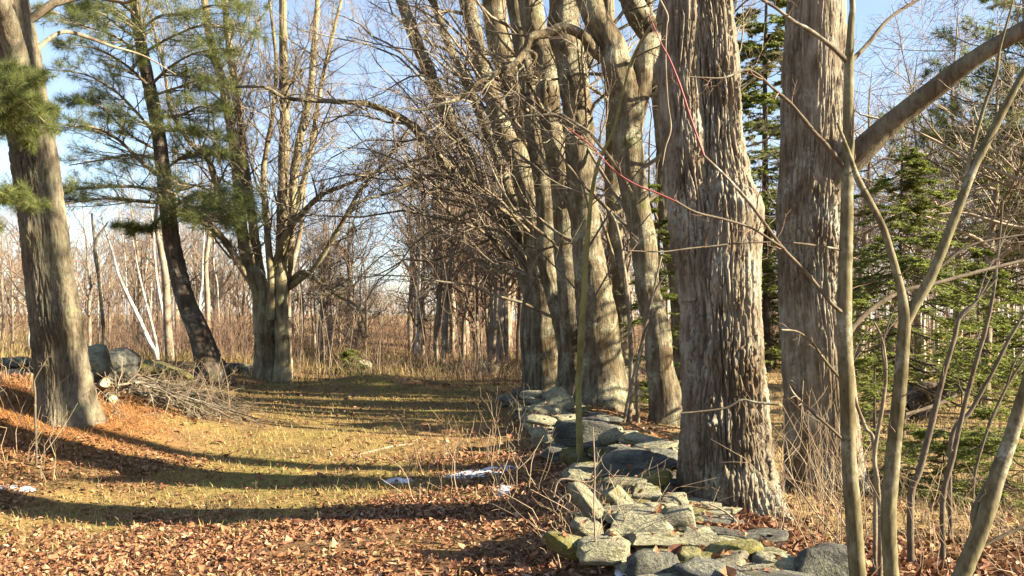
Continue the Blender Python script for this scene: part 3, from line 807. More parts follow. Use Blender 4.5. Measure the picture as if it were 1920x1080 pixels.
# the leaning pine behind the mound
rng = np.random.default_rng(71)
DP = 20.0
P_, R_ = from_px([(398, 700, 62), (388, 670, 48), (372, 620, 42), (350, 570, 38), (334, 510, 35), (322, 450, 33), (314, 390, 31), (306, 320, 29), (296, 240, 27), (278, 150, 25), (262, 70, 23), (252, 0, 22)], DP)
P_, R_ = sink(P_, R_); P_, R_ = extend_up(P_, R_, 4, rng)
tp = root('pine_tree', base_of(398, DP), 'dark leaning pine with sweeping green boughs beyond the needle mound', 'tree')
V, F, C, r = bark_tube(P_, R_, 60, 220, 0.014, 10, 2.4, 72, flute=0.1, rough_low=0.04, dense_to=0.65)
build('trunk', V, F, M['pine'], tp)
for k, (lst, d, d1) in enumerate([
    ([(300, 332, 14), (262, 300, 13), (222, 262, 11), (180, 240, 9), (130, 235, 6), (80, 225, 4)], DP, 17.5),
    ([(312, 380, 14), (270, 378, 12), (215, 372, 10), (160, 376, 8), (90, 385, 6), (-20, 380, 4)], DP, 17),
    ([(312, 372, 14), (345, 352, 12), (375, 350, 10), (410, 372, 7), (440, 420, 3)], DP, 18),
    ([(318, 410, 12), (350, 400, 10), (390, 415, 7), (420, 440, 3)], DP, 18.5),
    ([(298, 260, 12), (260, 215, 10), (215, 170, 8), (160, 140, 6), (90, 130, 3)], DP, 18),
    ([(292, 220, 12), (340, 215, 9), (375, 200, 7), (405, 205, 3)], DP, 18.5),
    ([(282, 165, 11), (240, 125, 9), (190, 95, 7), (130, 80, 3)], DP, 18),
    ([(282, 160, 11), (320, 125, 9), (365, 100, 6), (420, 90, 3)], DP, 18),
    ([(266, 80, 10), (225, 50, 8), (180, 20, 6), (140, 15, 3)], DP, 18.5),
    ([(262, 60, 10), (300, 30, 8), (350, 25, 6), (400, 10, 5), (460, 15, 3)], DP, 18),
    ([(258, 30, 10), (200, -10, 8), (140, -20, 6)], DP, 18),
    ([(306, 320, 11), (350, 290, 8), (395, 285, 5), (425, 300, 3)], DP, 19),
    ([(300, 300, 11), (250, 290, 9), (190, 300, 7), (130, 310, 4)], DP, 22.5),
    ([(312, 400, 10), (270, 430, 7), (230, 425, 4)], DP, 19),
    ([(310, 362, 12), (250, 350, 10), (180, 352, 8), (110, 356, 6), (20, 350, 4)], DP, 17.5),
    ([(316, 395, 12), (350, 372, 10), (385, 362, 8), (430, 385, 4)], DP, 17.5),
    ([(316, 400, 12), (345, 392, 10), (375, 392, 8), (400, 410, 4)], DP, 17),
    ([(268, 100, 10), (320, 70, 8), (390, 45, 6), (450, 60, 3)], DP, 17.5),
    ([(270, 110, 10), (220, 70, 8), (150, 45, 6), (100, 20, 3)], DP, 17.5),
    ([(285, 180, 10), (330, 165, 8), (380, 150, 6), (420, 165, 3)], DP, 19),
    ([(296, 245, 10), (330, 245, 8), (360, 250, 6), (400, 260, 3)], DP, 18),
    ([(302, 285, 10), (240, 250, 8), (190, 200, 6), (140, 190, 3)], DP, 18.5),
]):
    bough(tp, lst, d, d1, 300 + k, n2=32, nl=0.20, nw=0.0065, dens=21, L2=0.42, t0=0.1)
dress(tp, [(C[-60:], r[-60:])], rng, 10, 6, 5, L1=0.4, t0=0.2, rmax=0.04)

# a young pine whose boughs hang before the great trunk
ty = root('pine_tree', base_of(-120, 9.0), 'young pine with green boughs hanging in front of the massive brown trunk', 'tree')
P_, R_ = from_px([(-120, 900, 50), (-112, 700, 42), (-108, 400, 36), (-104, 150, 30), (-100, -150, 22), (-98, -500, 8)], 9.0)
V, F, C, r = bark_tube(P_, R_, 24, 90, 0.006, 12, 2.4, 77)
build('trunk', V, F, M['pine'], ty)
for k, (lst, d, d1) in enumerate([
    ([(-108, 330, 12), (-60, 280, 10), (-10, 250, 8), (40, 215, 6), (90, 205, 3)], 9.0, 9.6),
    ([(-106, 250, 12), (-60, 200, 10), (-10, 180, 8), (40, 160, 5), (70, 150, 3)], 9.0, 9.5),
    ([(-110, 450, 12), (-60, 390, 10), (-20, 378, 8), (25, 372, 4), (60, 385, 3)], 9.0, 9.6),
    ([(-110, 470, 12), (-70, 420, 10), (-40, 410, 8), (5, 425, 4)], 9.0, 9.6),
    ([(-108, 290, 12), (-60, 250, 10), (-20, 230, 8), (30, 240, 5), (60, 265, 3)], 9.0, 9.9),
    ([(-108, 270, 12), (-60, 220, 10), (-10, 205, 8), (40, 190, 5), (85, 230, 3)], 9.0, 9.3),
    ([(-106, 200, 12), (-60, 160, 10), (-15, 140, 8), (25, 135, 5)], 9.0, 9.8),
]):
    bough(ty, lst, d, d1, 340 + k, n2=34, nl=0.12, nw=0.0045, dens=26, L2=0.42)

conifer(base_of(1436, 27.0), 14.0, 2.9, 'tall dark spruce showing between the two great trunks', 81, nb=170, z0=0.05, name='spruce_tree', nl=0.13, nw=0.04, dens=1.0)
conifer(base_of(1690, 11.6), 4.3, 1.9, 'dense yellow-green hemlock behind the pale forked saplings', 82, nb=84, z0=0.20, nl=0.055, nw=0.015, dens=1.0, droop=-0.3)
conifer(base_of(1236, 15.5), 4.6, 0.75, 'small spruce with bright green tips squeezed behind the forked maple', 83, nb=44, z0=0.1, name='spruce_tree', nl=0.06, nw=0.016)
conifer(base_of(1835, 14.2), 3.1, 1.7, 'broad drooping hemlock at the edge of the meadow', 84, nb=42, z0=0.1, nl=0.06, nw=0.018, dens=1.0, droop=-0.3)
conifer(base_of(1930, 20.0), 6.0, 2.4, 'dark hemlock at the margin of the picture beside the birch wood', 85, nb=90, z0=0.05, nl=0.09, nw=0.028, dens=1.1)
conifer(base_of(1770, 8.2), 0.85, 1.1, 'low spreading hemlock seedling behind the middle sapling', 86, nb=40, z0=0.1, dens=0.9, nl=0.035, nw=0.008)
conifer(base_of(1875, 7.8), 1.05, 1.1, 'bushy hemlock seedling behind the slanting sapling', 87, nb=52, z0=0.08, dens=0.9, nl=0.035, nw=0.008)
conifer(base_of(1640, 10.5), 1.5, 0.8, 'thin hemlock seedling between maple trunk and middle sapling', 88, nb=30, z0=0.1, dens=0.8, nl=0.04, nw=0.01)
conifer(base_of(655, 25.5), 1.0, 0.65, 'little dark spruce beside a pale rock at the end of the lane', 89, nb=30, z0=0.02, name='spruce_tree', nl=0.06, nw=0.02)
conifer(base_of(2080, 18.5), 12.5, 5.4, 'tall white pine reaching grey-green boughs in over the meadow', 90, nb=90, z0=0.28, kind='pine', name='pine_tree', droop=-0.1, nl=0.16, nw=0.012, dens=0.9, az=(2.2, 5.0), trunk_r=0.22)

# ------------------------------------------------------------------ saplings close by
def sapling(label, stems, d, seed, mat='sapling', name='maple_sapling', red=(), tw=(3, 2), cat='sapling', group=None, twmat='twig'):
    rng = np.random.default_rng(seed)
    bx = stems[0][0][0]
    t = root(name, base_of(bx, d), label, cat, group)
    W2 = []
    for k, st in enumerate(stems):
        lst = st[0] if isinstance(st[0], list) else st
        opt = st[1] if isinstance(st[0], list) and len(st) > 1 else {}
        dd = d + opt.get('dd', 0)
        P_, R_ = from_px(lst, dd, dd + opt.get('lean', 0))
        if k == 0:
            z = float(ground_h(P_[0][0], d))
            if P_[0][2] > z - 0.1:
                P_ = np.concatenate([[[P_[0][0], d, z - 0.1]], P_]); R_ = np.concatenate([[R_[0] * 1.12], R_])
        if lst[-1][1] <= 2:
            P_, R_ = extend_up(P_, R_, 1.6 if R_[-1] > 0.008 else 0.5, rng)
        big = R_.max() > 0.012
        V, F, C, r = bark_tube(P_, R_, 20 if big else 8, 160 if big else 60, 0.0012 if big else 0.0003, 14, 5, seed + k, rough_low=0.08 if big else 0.02, rings=0.23 if big else 0.09)
        build('trunk' if k == 0 else 'branch', V, F, M['red'] if opt.get('red') else M[mat if (k == 0 or opt.get('main')) else opt.get('mat', 'sapling_dark')], t)
        W2.append((C, r))
    a = Pile()
    for C, r in W2[:1]:
        B, RB = grow(C[None], r[None], 9, rng, 0.3, 0.95, 30, 70, 0.07, 0.2, 6, 0.2, 0.1, 0.4, rmax=0.0035, rmin=0.0015)
        a.add(*tubes(B, RB, 5))
    for C, r in W2[1:]:
        B, RB = grow(C[None], r[None], tw[0], rng, 0.25, 1, 35, 65, 0.16, 0.6, 7, 0.15, 0.05, 0.4, rmax=0.004, rmin=0.0015)
        a.add(*tubes(B, RB, 5))
        B2, RB2 = grow(B, RB, tw[1], rng, 0.3, 1, 30, 60, 0.4, 0.7, 4, 0.15, 0.05, 0.5, rmin=0.0012)
        a.add(*tubes(B2, RB2, 4))
    o = a.out('twigs', M[twmat], t)
    if o: o['kind'] = 'stuff'
    return t

sapling('tallest striped sapling crossing in front of the limbed maple, red shoots reaching sideways', [
    [(1612, 1120, 34), (1607, 1060, 33), (1600, 960, 32), (1592, 860, 31), (1589, 760, 30), (1584, 650, 29), (1583, 560, 28), (1586, 460, 27), (1588, 380, 26), (1590, 300, 24), (1591, 200, 21), (1592, 118, 18), (1596, 40, 13), (1598, 0, 11)],
    ([(1591, 118, 11), (1560, 88, 10), (1520, 58, 9), (1485, 38, 8), (1445, 8, 7), (1430, 0, 6)], {'lean': -0.2}),
    ([(1592, 118, 10), (1625, 85, 9), (1660, 42, 8), (1690, 18, 7), (1722, 0, 6)], {'lean': 0.2}),
    ([(1586, 318, 10), (1556, 280, 9), (1520, 240, 8), (1488, 200, 7), (1452, 168, 6), (1405, 132, 5), (1355, 146, 4), (1290, 144, 3)], {'lean': -0.3}),
    ([(1585, 590, 9), (1560, 570, 8), (1515, 515, 8), (1470, 468, 7), (1438, 425, 7), (1405, 380, 6), (1365, 335, 5), (1320, 292, 5)], {'lean': -0.4}),
    ([(1320, 292, 5), (1298, 230, 4.4), (1275, 160, 4), (1255, 110, 3.6), (1240, 82, 3), (1216, 26, 2)], {'dd': -0.4, 'red': True}),
    ([(1470, 466, 6), (1445, 450, 5), (1410, 428, 5), (1360, 412, 5), (1305, 398, 4.5), (1268, 378, 4)], {'dd': -0.3, 'lean': -0.2}),
    ([(1268, 378, 3.5), (1232, 362, 3.2), (1190, 345, 3), (1150, 318, 2.6), (1110, 275, 2.4), (1065, 240, 1.8)], {'dd': -0.5, 'red': True}),
    ([(1586, 640, 12), (1600, 612, 12), (1640, 575, 10), (1692, 546, 9), (1750, 532, 8), (1810, 516, 8), (1870, 500, 7), (1935, 485, 6)], {'lean': 0.3}),
    ([(1586, 470, 6), (1540, 462, 5), (1480, 455, 4), (1400, 455, 4), (1330, 462, 3), (1290, 466, 3), (1240, 472, 3), (1180, 470, 2)], {'lean': -0.4}),
    ([(1586, 830, 7), (1560, 805, 6), (1520, 770, 5), (1490, 740, 4), (1478, 720, 3)], {'lean': -0.2}),
    ([(1584, 720, 7), (1550, 680, 6), (1520, 640, 5), (1495, 622, 4), (1465, 618, 3)], {'lean': -0.2, 'mat': 'sapling'}),
], 4.2, 501, twmat='twig_red', tw=(5, 3))
sapling('forked olive sapling, its two arms spreading high in a wide fork', [
    [(1676, 1120, 32), (1670, 1060, 31), (1666, 960, 30), (1672, 880, 29), (1680, 800, 28), (1688, 720, 27), (1693, 650, 26), (1696, 600, 25), (1694, 578, 22), (1688, 540, 17), (1672, 480, 15), (1655, 425, 14), (1632, 380, 13), (1608, 335, 12), (1596, 300, 10), (1570, 230, 6)],
    ([(1696, 610, 22), (1712, 578, 22), (1740, 530, 22), (1762, 480, 21), (1785, 420, 20), (1808, 360, 19), (1830, 305, 18), (1858, 252, 17), (1885, 200, 16), (1920, 135, 14), (1970, 40, 11), (1990, 0, 9)], {'main': True}),
    ([(1808, 362, 9), (1818, 300, 9), (1835, 235, 8), (1852, 180, 8), (1868, 140, 7), (1875, 90, 6), (1900, 0, 4)], {'main': True}),
    ([(1740, 520, 8), (1800, 470, 6), (1850, 452, 5), (1920, 440, 4)], {}),
], 4.0, 502, tw=(3, 2))
sapling('slanting sapling at the margin bending out of the picture', [
    [(1790, 1130, 40), (1810, 1062, 36), (1836, 1000, 34), (1856, 940, 33), (1872, 885, 32), (1892, 830, 30), (1910, 770, 28), (1935, 690, 26), (1970, 580, 22), (2010, 440, 16), (2040, 300, 10)],
    ([(1834, 1004, 15), (1826, 965, 14), (1846, 918, 13), (1876, 872, 11), (1898, 815, 7)], {'main': True, 'lean': 0.1}),
    ([(1825, 1040, 9), (1850, 1020, 8), (1890, 1000, 7), (1940, 978, 5)], {}),
], 3.7, 503, tw=(2, 2))
sapling('slender green sapling rooted in leaf litter beside the dark wall boulder', [
    [(1088, 862, 13), (1086, 800, 12.5), (1085, 740, 12), (1088, 660, 12), (1093, 580, 11), (1098, 500, 10), (1103, 430, 9), (1110, 360, 8), (1124, 300, 7), (1150, 245, 6), (1166, 180, 5), (1185, 110, 4), (1212, 60, 3)],
    ([(1100, 470, 4), (1130, 420, 4), (1175, 350, 3), (1230, 280, 2)], {}),
    ([(1106, 400, 4), (1090, 340, 3.5), (1060, 280, 3), (1030, 250, 2)], {}),
    ([(1094, 560, 4), (1060, 520, 3), (1010, 470, 2)], {}),
    ([(1092, 600, 4), (1130, 530, 3.5), (1180, 450, 3), (1220, 400, 2)], {}),
], 8.6, 504, mat='sapling_green', tw=(4, 3))
GS = None
for k, (lst, d, lab) in enumerate([
    ([(1708, 935, 14), (1725, 880, 13), (1748, 790, 12), (1770, 700, 11), (1788, 640, 10), (1800, 595, 9), (1830, 565, 6), (1870, 520, 4)], 5.6, 'grey-brown sapling leaning just beyond the forked olive sapling'),
    ([(1768, 935, 11), (1786, 860, 11), (1806, 770, 10), (1830, 680, 9), (1850, 610, 8), (1864, 540, 7), (1872, 470, 5), (1880, 380, 4)], 5.9, 'slim grey sapling with upper shoots, second beyond the forked olive one'),
    ([(1783, 830, 9), (1820, 770, 9), (1860, 700, 8), (1890, 640, 7), (1922, 585, 6), (1960, 520, 4)], 6.4, 'slim grey sapling slanting up over the dark stump'),
    ([(1650, 970, 9), (1645, 900, 9), (1640, 850, 9), (1655, 760, 8), (1661, 700, 7), (1655, 640, 5), (1640, 605, 4)], 5.2, 'orange-brown shoot with a kinked top between two olive saplings'),
    ([(1640, 850, 8), (1622, 800, 8), (1605, 755, 7), (1590, 700, 5), (1585, 640, 4)], 5.3, 'short orange-brown shoot leaning towards the tallest sapling'),
    ([(1826, 905, 6), (1850, 810, 6), (1885, 730, 5), (1930, 660, 4)], 6.6, 'wispy grey shoot in front of the tan meadow'),
]):
    sapling(lab, [lst, ([lst[-3], lst[-2], (lst[-2][0] + 30, lst[-2][1] - 50, lst[-2][2] * 0.5)], {}), ([lst[-2], (lst[-2][0] + 22, lst[-2][1] - 60, 3), (lst[-2][0] + 60, lst[-2][1] - 100, 2)], {})], d, 520 + k, mat='sapling_dark' if k not in (3, 4) else 'limb', name='sapling', tw=(3, 2), group='thin saplings before the meadow')
# young stems just behind the wall and by the clump
for k, (lst, d, lab) in enumerate([
    ([(1180, 790, 9), (1183, 700, 9), (1180, 600, 8), (1170, 500, 7), (1155, 420, 6), (1130, 380, 4)], 12.5, 'pale straight shoot behind the stone wall by the stout brown trunk'),
    ([(1196, 785, 8), (1194, 720, 8), (1205, 640, 7), (1222, 560, 5), (1240, 480, 4)], 12.8, 'pale shoot curving outwards behind the stone wall'),
    ([(1170, 790, 7), (1180, 740, 7), (1192, 690, 6), (1210, 620, 4)], 12.3, 'thin pale shoot slanting behind the stone wall'),
    ([(984, 765, 7), (982, 690, 7), (978, 620, 7), (984, 560, 6), (990, 520, 4), (960, 470, 3)], 15.0, 'dark crooked shoot before the far boulders of the wall'),
    ([(196, 655, 7), (192, 590, 7), (186, 530, 6), (178, 460, 6), (172, 400, 4)], 17.0, 'dark thin pole standing beside the massive brown trunk'),
    ([(68, 835, 5), (66, 780, 5), (66, 740, 4), (64, 715, 3)], 9.4, 'dark bare stick upright in the orange needles'),
]):
    sapling(lab, [lst, ([lst[2], lst[3], (lst[3][0] + 25, lst[3][1] - 45, 3)], {})], d, 540 + k, mat='limb' if k < 3 else 'sapling_dark', name='sapling', tw=(4, 3))
#@@PART3

# ------------------------------------------------------------------ stones
def stone_data(seed, mat, n=8, power=3.3, rough=0.24, cuts=4):
    """a fitted, broken block about 1 x 1 x 1"""
    rng = np.random.default_rng(seed)
    g = np.linspace(-1, 1, n)
    pts = {}; faces = []; V = []
    def vid(p):
        k = tuple(np.round(p, 4))
        if k not in pts:
            pts[k] = len(V); V.append(p)
        return pts[k]
    for ax in range(3):
        for sgn in (-1, 1):
            for i in range(n - 1):
                for j in range(n - 1):
                    q = []
                    for (a, b_) in ((i, j), (i + 1, j), (i + 1, j + 1), (i, j + 1)):
                        p = np.zeros(3); p[ax] = sgn; p[(ax + 1) % 3] = g[a]; p[(ax + 2) % 3] = g[b_]
                        q.append(vid(p))
                    faces.append(q if sgn > 0 else q[::-1])
    V = np.array(V)
    V = V / (np.abs(V) ** power).sum(1, keepdims=True) ** (1 / power) * 0.5
    V = V * (1 + rough * np.stack([pnoise(V[:, 0] * 2.2 + seed, V[:, 1] * 2.2, V[:, 2] * 2.2, seed + q) for q in range(3)], 1) * 1.6)
    for _ in range(cuts):
        nn = unit(rng.normal(size=3) * np.array([1, 1, 0.7])); c = rng.uniform(0.33, 0.45)
        dd = V @ nn - c
        V = V - np.where(dd > 0, dd, 0)[:, None] * nn
    V = V + 0.018 * pnoise(V[:, 0] * 7, V[:, 1] * 7, V[:, 2] * 7 + seed, seed + 5)[:, None] * unit(V)
    me = bpy.data.meshes.new('stone')
    me.from_pydata(V.tolist(), [], faces)
    me.polygons.foreach_set('use_smooth', np.ones(len(faces), bool))
    me.set_sharp_from_angle(angle=math.radians(60))
    me.materials.append(M[mat])
    return me
ST = {k: [stone_data(700 + 20 * q + s, k) for s in range(9 if k == 'stone' else 4)] for q, k in enumerate(('stone', 'stone_dark', 'stone_moss'))}

def stone(parent, c, size, rot, kind='stone', rng=RNG):
    o = bpy.data.objects.new('stone', ST[kind][int(rng.integers(len(ST[kind])))])
    COL.objects.link(o)
    o.scale = tuple(float(s) for s in size)
    o.rotation_euler = rot
    if parent is not None:
        o.parent = parent
        c = np.asarray(c) - np.array(parent.location)
    o.location = tuple(float(v) for v in c)
    return o

rng = np.random.default_rng(91)
wall = root('stone_wall', (1.0, 5.6, float(ground_h(1.0, 5.6))), 'tumbled dry-stone wall of lichened fieldstones along the row of old maples', 'stone wall')
CY = [1075, 1060, 1030, 1008, 980, 940, 900, 862, 823, 785, 755, 735]
CD = [4.7, 4.85, 5.05, 5.3, 5.5, 6.0, 6.8, 7.6, 8.6, 11.0, 13.0, 15.0]
def wall_d(cy):
    return float(np.interp(-cy, [-c for c in CY], CD))
hero = [  # centre px, size px, roll (deg), kind, thickness factor
    (1112, 955, 112, 42, -58, 'stone', .7), (1163, 940, 84, 38, -42, 'stone', .8), (1195, 982, 128, 44, 6, 'stone', .7), (1270, 972, 84, 46, 4, 'stone', .8),
    (1259, 938, 62, 24, 3, 'stone', .9), (1210, 922, 60, 26, 0, 'stone', .9), (1171, 902, 74, 15, -2, 'stone', 1), (1227, 897, 58, 24, 14, 'stone_moss', .9),
    (1205, 864, 140, 44, 3, 'stone_dark', .6), (1203, 826, 84, 24, -14, 'stone', .7), (1238, 840, 92, 26, 8, 'stone', .8), (1262, 862, 40, 40, 10, 'stone', 1),
    (1063, 1022, 84, 40, -14, 'stone_moss', .8), (1130, 1030, 92, 46, 4, 'stone', .7), (1152, 1024, 46, 48, 20, 'stone', .9), (1310, 1010, 84, 34, 0, 'stone', .8), (1385, 1035, 96, 36, 6, 'stone_moss', .8),
    (1372, 1062, 80, 44, 8, 'stone', .9), (1456, 1062, 82, 46, -4, 'stone', .9), (1548, 1066, 108, 84, 4, 'stone_dark', .8), (1287, 1048, 56, 36, 10, 'stone_moss', .9),
    (1228, 1060, 96, 52, 0, 'stone_dark', .7), (1225, 1010, 116, 16, -1, 'stone', .8), (1420, 1085, 100, 44, 0, 'stone', .8), (1300, 1085, 80, 40, 0, 'stone_dark', .8),
    (1046, 752, 52, 48, 32, 'stone', .9), (1022, 770, 58, 20, 2, 'stone', .8), (1013, 788, 54, 18, -6, 'stone', .8), (1092, 812, 110, 48, 4, 'stone_dark', .6), (1062, 786, 44, 16, 0, 'stone', .8),
    (996, 740, 40, 17, 5, 'stone', .9), (1010, 818, 34, 30, 30, 'stone', .9), (1140, 786, 50, 13, -6, 'stone_dark', .8), (1148, 818, 44, 26, 20, 'stone', .9), (1120, 790, 40, 16, 0, 'stone_dark', .8), (978, 738, 36, 18, -5, 'stone_dark', 1),
    (1035, 742, 34, 18, 0, 'stone', 1), (1160, 848, 50, 26, 0, 'stone_dark', .9), (1180, 884, 90, 20, 2, 'stone_dark', .7), (1100, 990, 60, 30, -10, 'stone', .8), (1180, 962, 100, 20, 5, 'stone', .8), (1240, 955, 60, 24, -5, 'stone', .8),
]
for (cx, cy, w, h, roll, kind, th) in hero:
    d = wall_d(cy)
    c = W(cx, cy, d)
    sx = w * d / FPX; sz = h * d / FPX
    stone(wall, c, (sx * 1.08, max(sx * th, 0.18), sz * 1.02), (float(rng.uniform(-.12, .12)), math.radians(-roll) * -1 * -1, float(rng.uniform(-.25, .25))), kind, rng)
# the courses underneath and behind, following the line of the wall
def wall_x(y):
    return np.interp(y, [3.6, 4.6, 5.3, 6.2, 7.4, 9, 12.5, 15, 17.5], [1.35, 1.15, 1.0, 0.98, 1.12, 0.98, 0.66, 0.42, 0.2])
y = 4.0
while y < 17.8:
    topz = float(np.interp(y, [3.6, 4.6, 5.6, 6.4, 7.6, 9, 12, 15, 18], [0.28, 0.26, 0.30, 0.32, 0.36, 0.40, 0.36, 0.36, 0.22]))
    for off in (-0.30, -0.02, 0.28, 0.52):
        x = float(wall_x(y)) + off + float(rng.uniform(-.06, .06))
        gz = float(ground_h(x, y))
        hgt = max(topz - gz - abs(off) * 0.30, 0.05)
        n = max(1, int(hgt / 0.085))
        for k in range(n):
            sx = rng.uniform(0.22, 0.50)
            stone(wall, (x + rng.uniform(-.05, .05), y + rng.uniform(-.07, .07), gz + (k + 0.35) * hgt / n * 0.82), (sx, rng.uniform(.22, .38), hgt / n * rng.uniform(1.0, 1.35)),
                  (float(rng.uniform(-.15, .15)), float(rng.uniform(-.18, .18)), float(rng.uniform(-.6, .6))), ['stone', 'stone', 'stone', 'stone_dark', 'stone_moss'][int(rng.integers(5))], rng)
    y += 0.33

far_heap = root('stone_heap', base_of(906, 27.0), 'small heap of pale mossy stones at the end of the lane under thin trees', 'stone heap')
for (px, py, w, h, k) in [(905, 700, 55, 34, 'stone'), (925, 708, 34, 24, 'stone'), (884, 706, 40, 24, 'stone_dark'), (908, 686, 30, 20, 'stone_dark'), (930, 694, 24, 20, 'stone'), (868, 712, 34, 16, 'stone_dark'), (945, 712, 26, 14, 'stone'), (896, 714, 50, 18, 'stone_moss')]:
    stone(far_heap, W(px, py, 27.0) + [0, rng.uniform(-.3, .3), 0], (w * 27 / FPX, w * 20 / FPX, h * 27 / FPX * 1.15), (0, float(rng.uniform(-.4, .4)), float(rng.uniform(0, 3))), k, rng)
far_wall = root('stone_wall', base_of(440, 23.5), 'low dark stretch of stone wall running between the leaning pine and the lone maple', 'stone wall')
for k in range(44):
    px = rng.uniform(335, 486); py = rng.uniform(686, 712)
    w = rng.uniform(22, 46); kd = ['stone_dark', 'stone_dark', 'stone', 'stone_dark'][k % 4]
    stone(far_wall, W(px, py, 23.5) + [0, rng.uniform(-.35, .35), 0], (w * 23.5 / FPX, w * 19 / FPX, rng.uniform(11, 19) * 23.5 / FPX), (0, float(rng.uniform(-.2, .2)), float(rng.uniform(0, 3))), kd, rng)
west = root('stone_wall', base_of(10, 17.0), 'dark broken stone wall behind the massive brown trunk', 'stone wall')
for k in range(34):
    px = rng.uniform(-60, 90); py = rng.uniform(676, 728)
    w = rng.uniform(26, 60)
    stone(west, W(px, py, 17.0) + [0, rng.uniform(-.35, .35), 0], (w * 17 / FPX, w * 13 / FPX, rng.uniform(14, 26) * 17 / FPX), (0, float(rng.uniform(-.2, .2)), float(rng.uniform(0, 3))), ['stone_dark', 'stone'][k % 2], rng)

def boulder(label, px, py, w, h, d, kind, seed, rot=(0, 0, 0.3), depth=0.8, name='boulder'):
    me = stone_data(seed, kind, n=14, power=3.4, rough=0.14, cuts=5)
    me.name = name
    o = bpy.data.objects.new(name, me); COL.objects.link(o)
    o.location = tuple(float(v) for v in W(px, py, d)); o.scale = (w * d / FPX, w * d / FPX * depth, h * d / FPX); o.rotation_euler = rot
    return tag(o, label, 'boulder')
boulder('large grey-green boulder with a rounded back beside the massive brown trunk', 212, 686, 86, 70, 17.2, 'stone_dark', 801, (0, 0.12, 0.4))
boulder('squarish greenish boulder half hidden behind the massive brown trunk', 172, 680, 66, 62, 16.6, 'stone', 802, (0, -0.1, 0.2))
boulder('long mossy boulder sloping down towards the leaning pine', 302, 700, 110, 36, 18.5, 'stone_moss', 803, (0, 0.3, 0.1))
boulder('pale rounded rock next to the little dark spruce', 682, 690, 30, 32, 25.8, 'stone', 804)
boulder('tiny white rock lying in reddish brush beyond the lane', 799, 692, 12, 12, 29.0, 'stone', 805)

# ------------------------------------------------------------------ brush pile and cut logs beside the mound
def log_mesh(name, a, b_, r, mat, parent=None, seed=1, loc=None):
    P_ = np.linspace(a, b_, 5) + 0.15 * r * np.random.default_rng(seed).normal(size=(5, 3))
    V, F, C, rr = bark_tube(P_, np.full(5, r), 20, 24, 0.006, 14, 4, seed)
    return V, F, C, rr
def cut_log(label, a, b_, r, seed):
    t = root('cut_log', np.minimum(a, b_), label, 'log', 'sawn logs by the brush pile')
    V, F, C, rr = log_mesh('bark', a, b_, r, 'limb', seed=seed)
    build('bark', V, F, M['limb'], t)
    ax = unit(np.asarray(a) - np.asarray(b_))
    u = unit(np.cross(ax, [0, 0, 1.0])); v = np.cross(ax, u)
    th = np.linspace(0, 2 * math.pi, 20, endpoint=False)
    e = C[0] + ax * 0.004
    rim = e + (np.cos(th)[:, None] * u + np.sin(th)[:, None] * v) * r * 0.93 * (1 + 0.05 * np.sin(3 * th + seed))[:, None]
    Vc = np.concatenate([[e + ax * 0.006], rim])
    Fc = np.stack([np.zeros(20, int), 1 + np.arange(20), 1 + (np.arange(20) + 1) % 20], -1)
    build('cut_end', Vc, Fc, M['cut'], t, smooth=False)
cut_log('sawn log end tilted up at the top of the brush pile', W(196, 718, 12.2), W(172, 752, 13.2), 0.075, 1)
cut_log('sawn log lying lower in the brush pile with its pale cut end showing', W(212, 748, 12.0), W(185, 740, 13.2), 0.06, 2)
rng = np.random.default_rng(95)
pile = root('brush_pile', base_of(300, 13.2), 'grey heap of cut branches and twigs beside the needle mound', 'brush pile')
tw = Pile()
for (lst, d, d1) in [([(208, 738, 7), (230, 728, 6), (256, 714, 4)], 12.3, 12.4), ([(205, 760, 8), (235, 778, 7), (270, 800, 4)], 12.0, 12.0), ([(252, 735, 12), (300, 750, 10), (355, 770, 7), (410, 808, 4)], 12.6, 12.4), ([(225, 760, 9), (300, 758, 8), (360, 775, 5)], 12.8, 12.8)]:
    P_, R_ = from_px(lst, d, d1)
    V, F, C, r = bark_tube(P_, R_, 10, 30, 0.002, 12, 3, 3)
    build('branch', V, F, M['limb' if d > 12.4 else 'pole'], pile)
B = []; 
for k in range(60):
    x0 = rng.uniform(-6.1, -5.0); y0 = rng.uniform(12.1, 13.9)
    L = rng.uniform(0.6, 1.9); a = rng.uniform(-1.3, 1.5)
    z0 = rng.uniform(0.03, 0.36)
    s = np.linspace(0, 1, 8)
    x = x0 + L * s * math.cos(a); yy = y0 + L * s * math.sin(a) * 0.6
    g = ground_h(x, yy)
    z = g + z0 * (1 - s) ** 1.2 + 0.11 * np.sin(s * 3.1) * rng.uniform(-0.3, 1.6) + 0.02
    B.append(np.stack([x, yy, z], -1))
B = np.array(B); RB = rng.uniform(0.007, 0.02, (60, 1)) * np.linspace(1, 0.35, 8)[None]
V, F = tubes(B, RB, 6)
for i in range(60):
    build('branch', V[i * 48:(i + 1) * 48], F[i * 42:(i + 1) * 42] - i * 48, M[('sapling_dark', 'limb', 'oak')[i % 3]], pile)
B2, R2 = grow(B, RB, 9, rng, 0.1, 1, 20, 60, 0.4, 0.6, 6, 0.2, 0.02, 0.4, rmin=0.003)
tw.add(*tubes(B2, R2, 4))
B3, R3 = grow(B2, R2, 4, rng, 0.1, 1, 20, 60, 0.5, 0.6, 4, 0.2, 0.02, 0.4, rmin=0.0025)
tw.add(*tubes(B3, R3, 3))
o = tw.out('twigs', M['twig'], pile); o['kind'] = 'stuff'

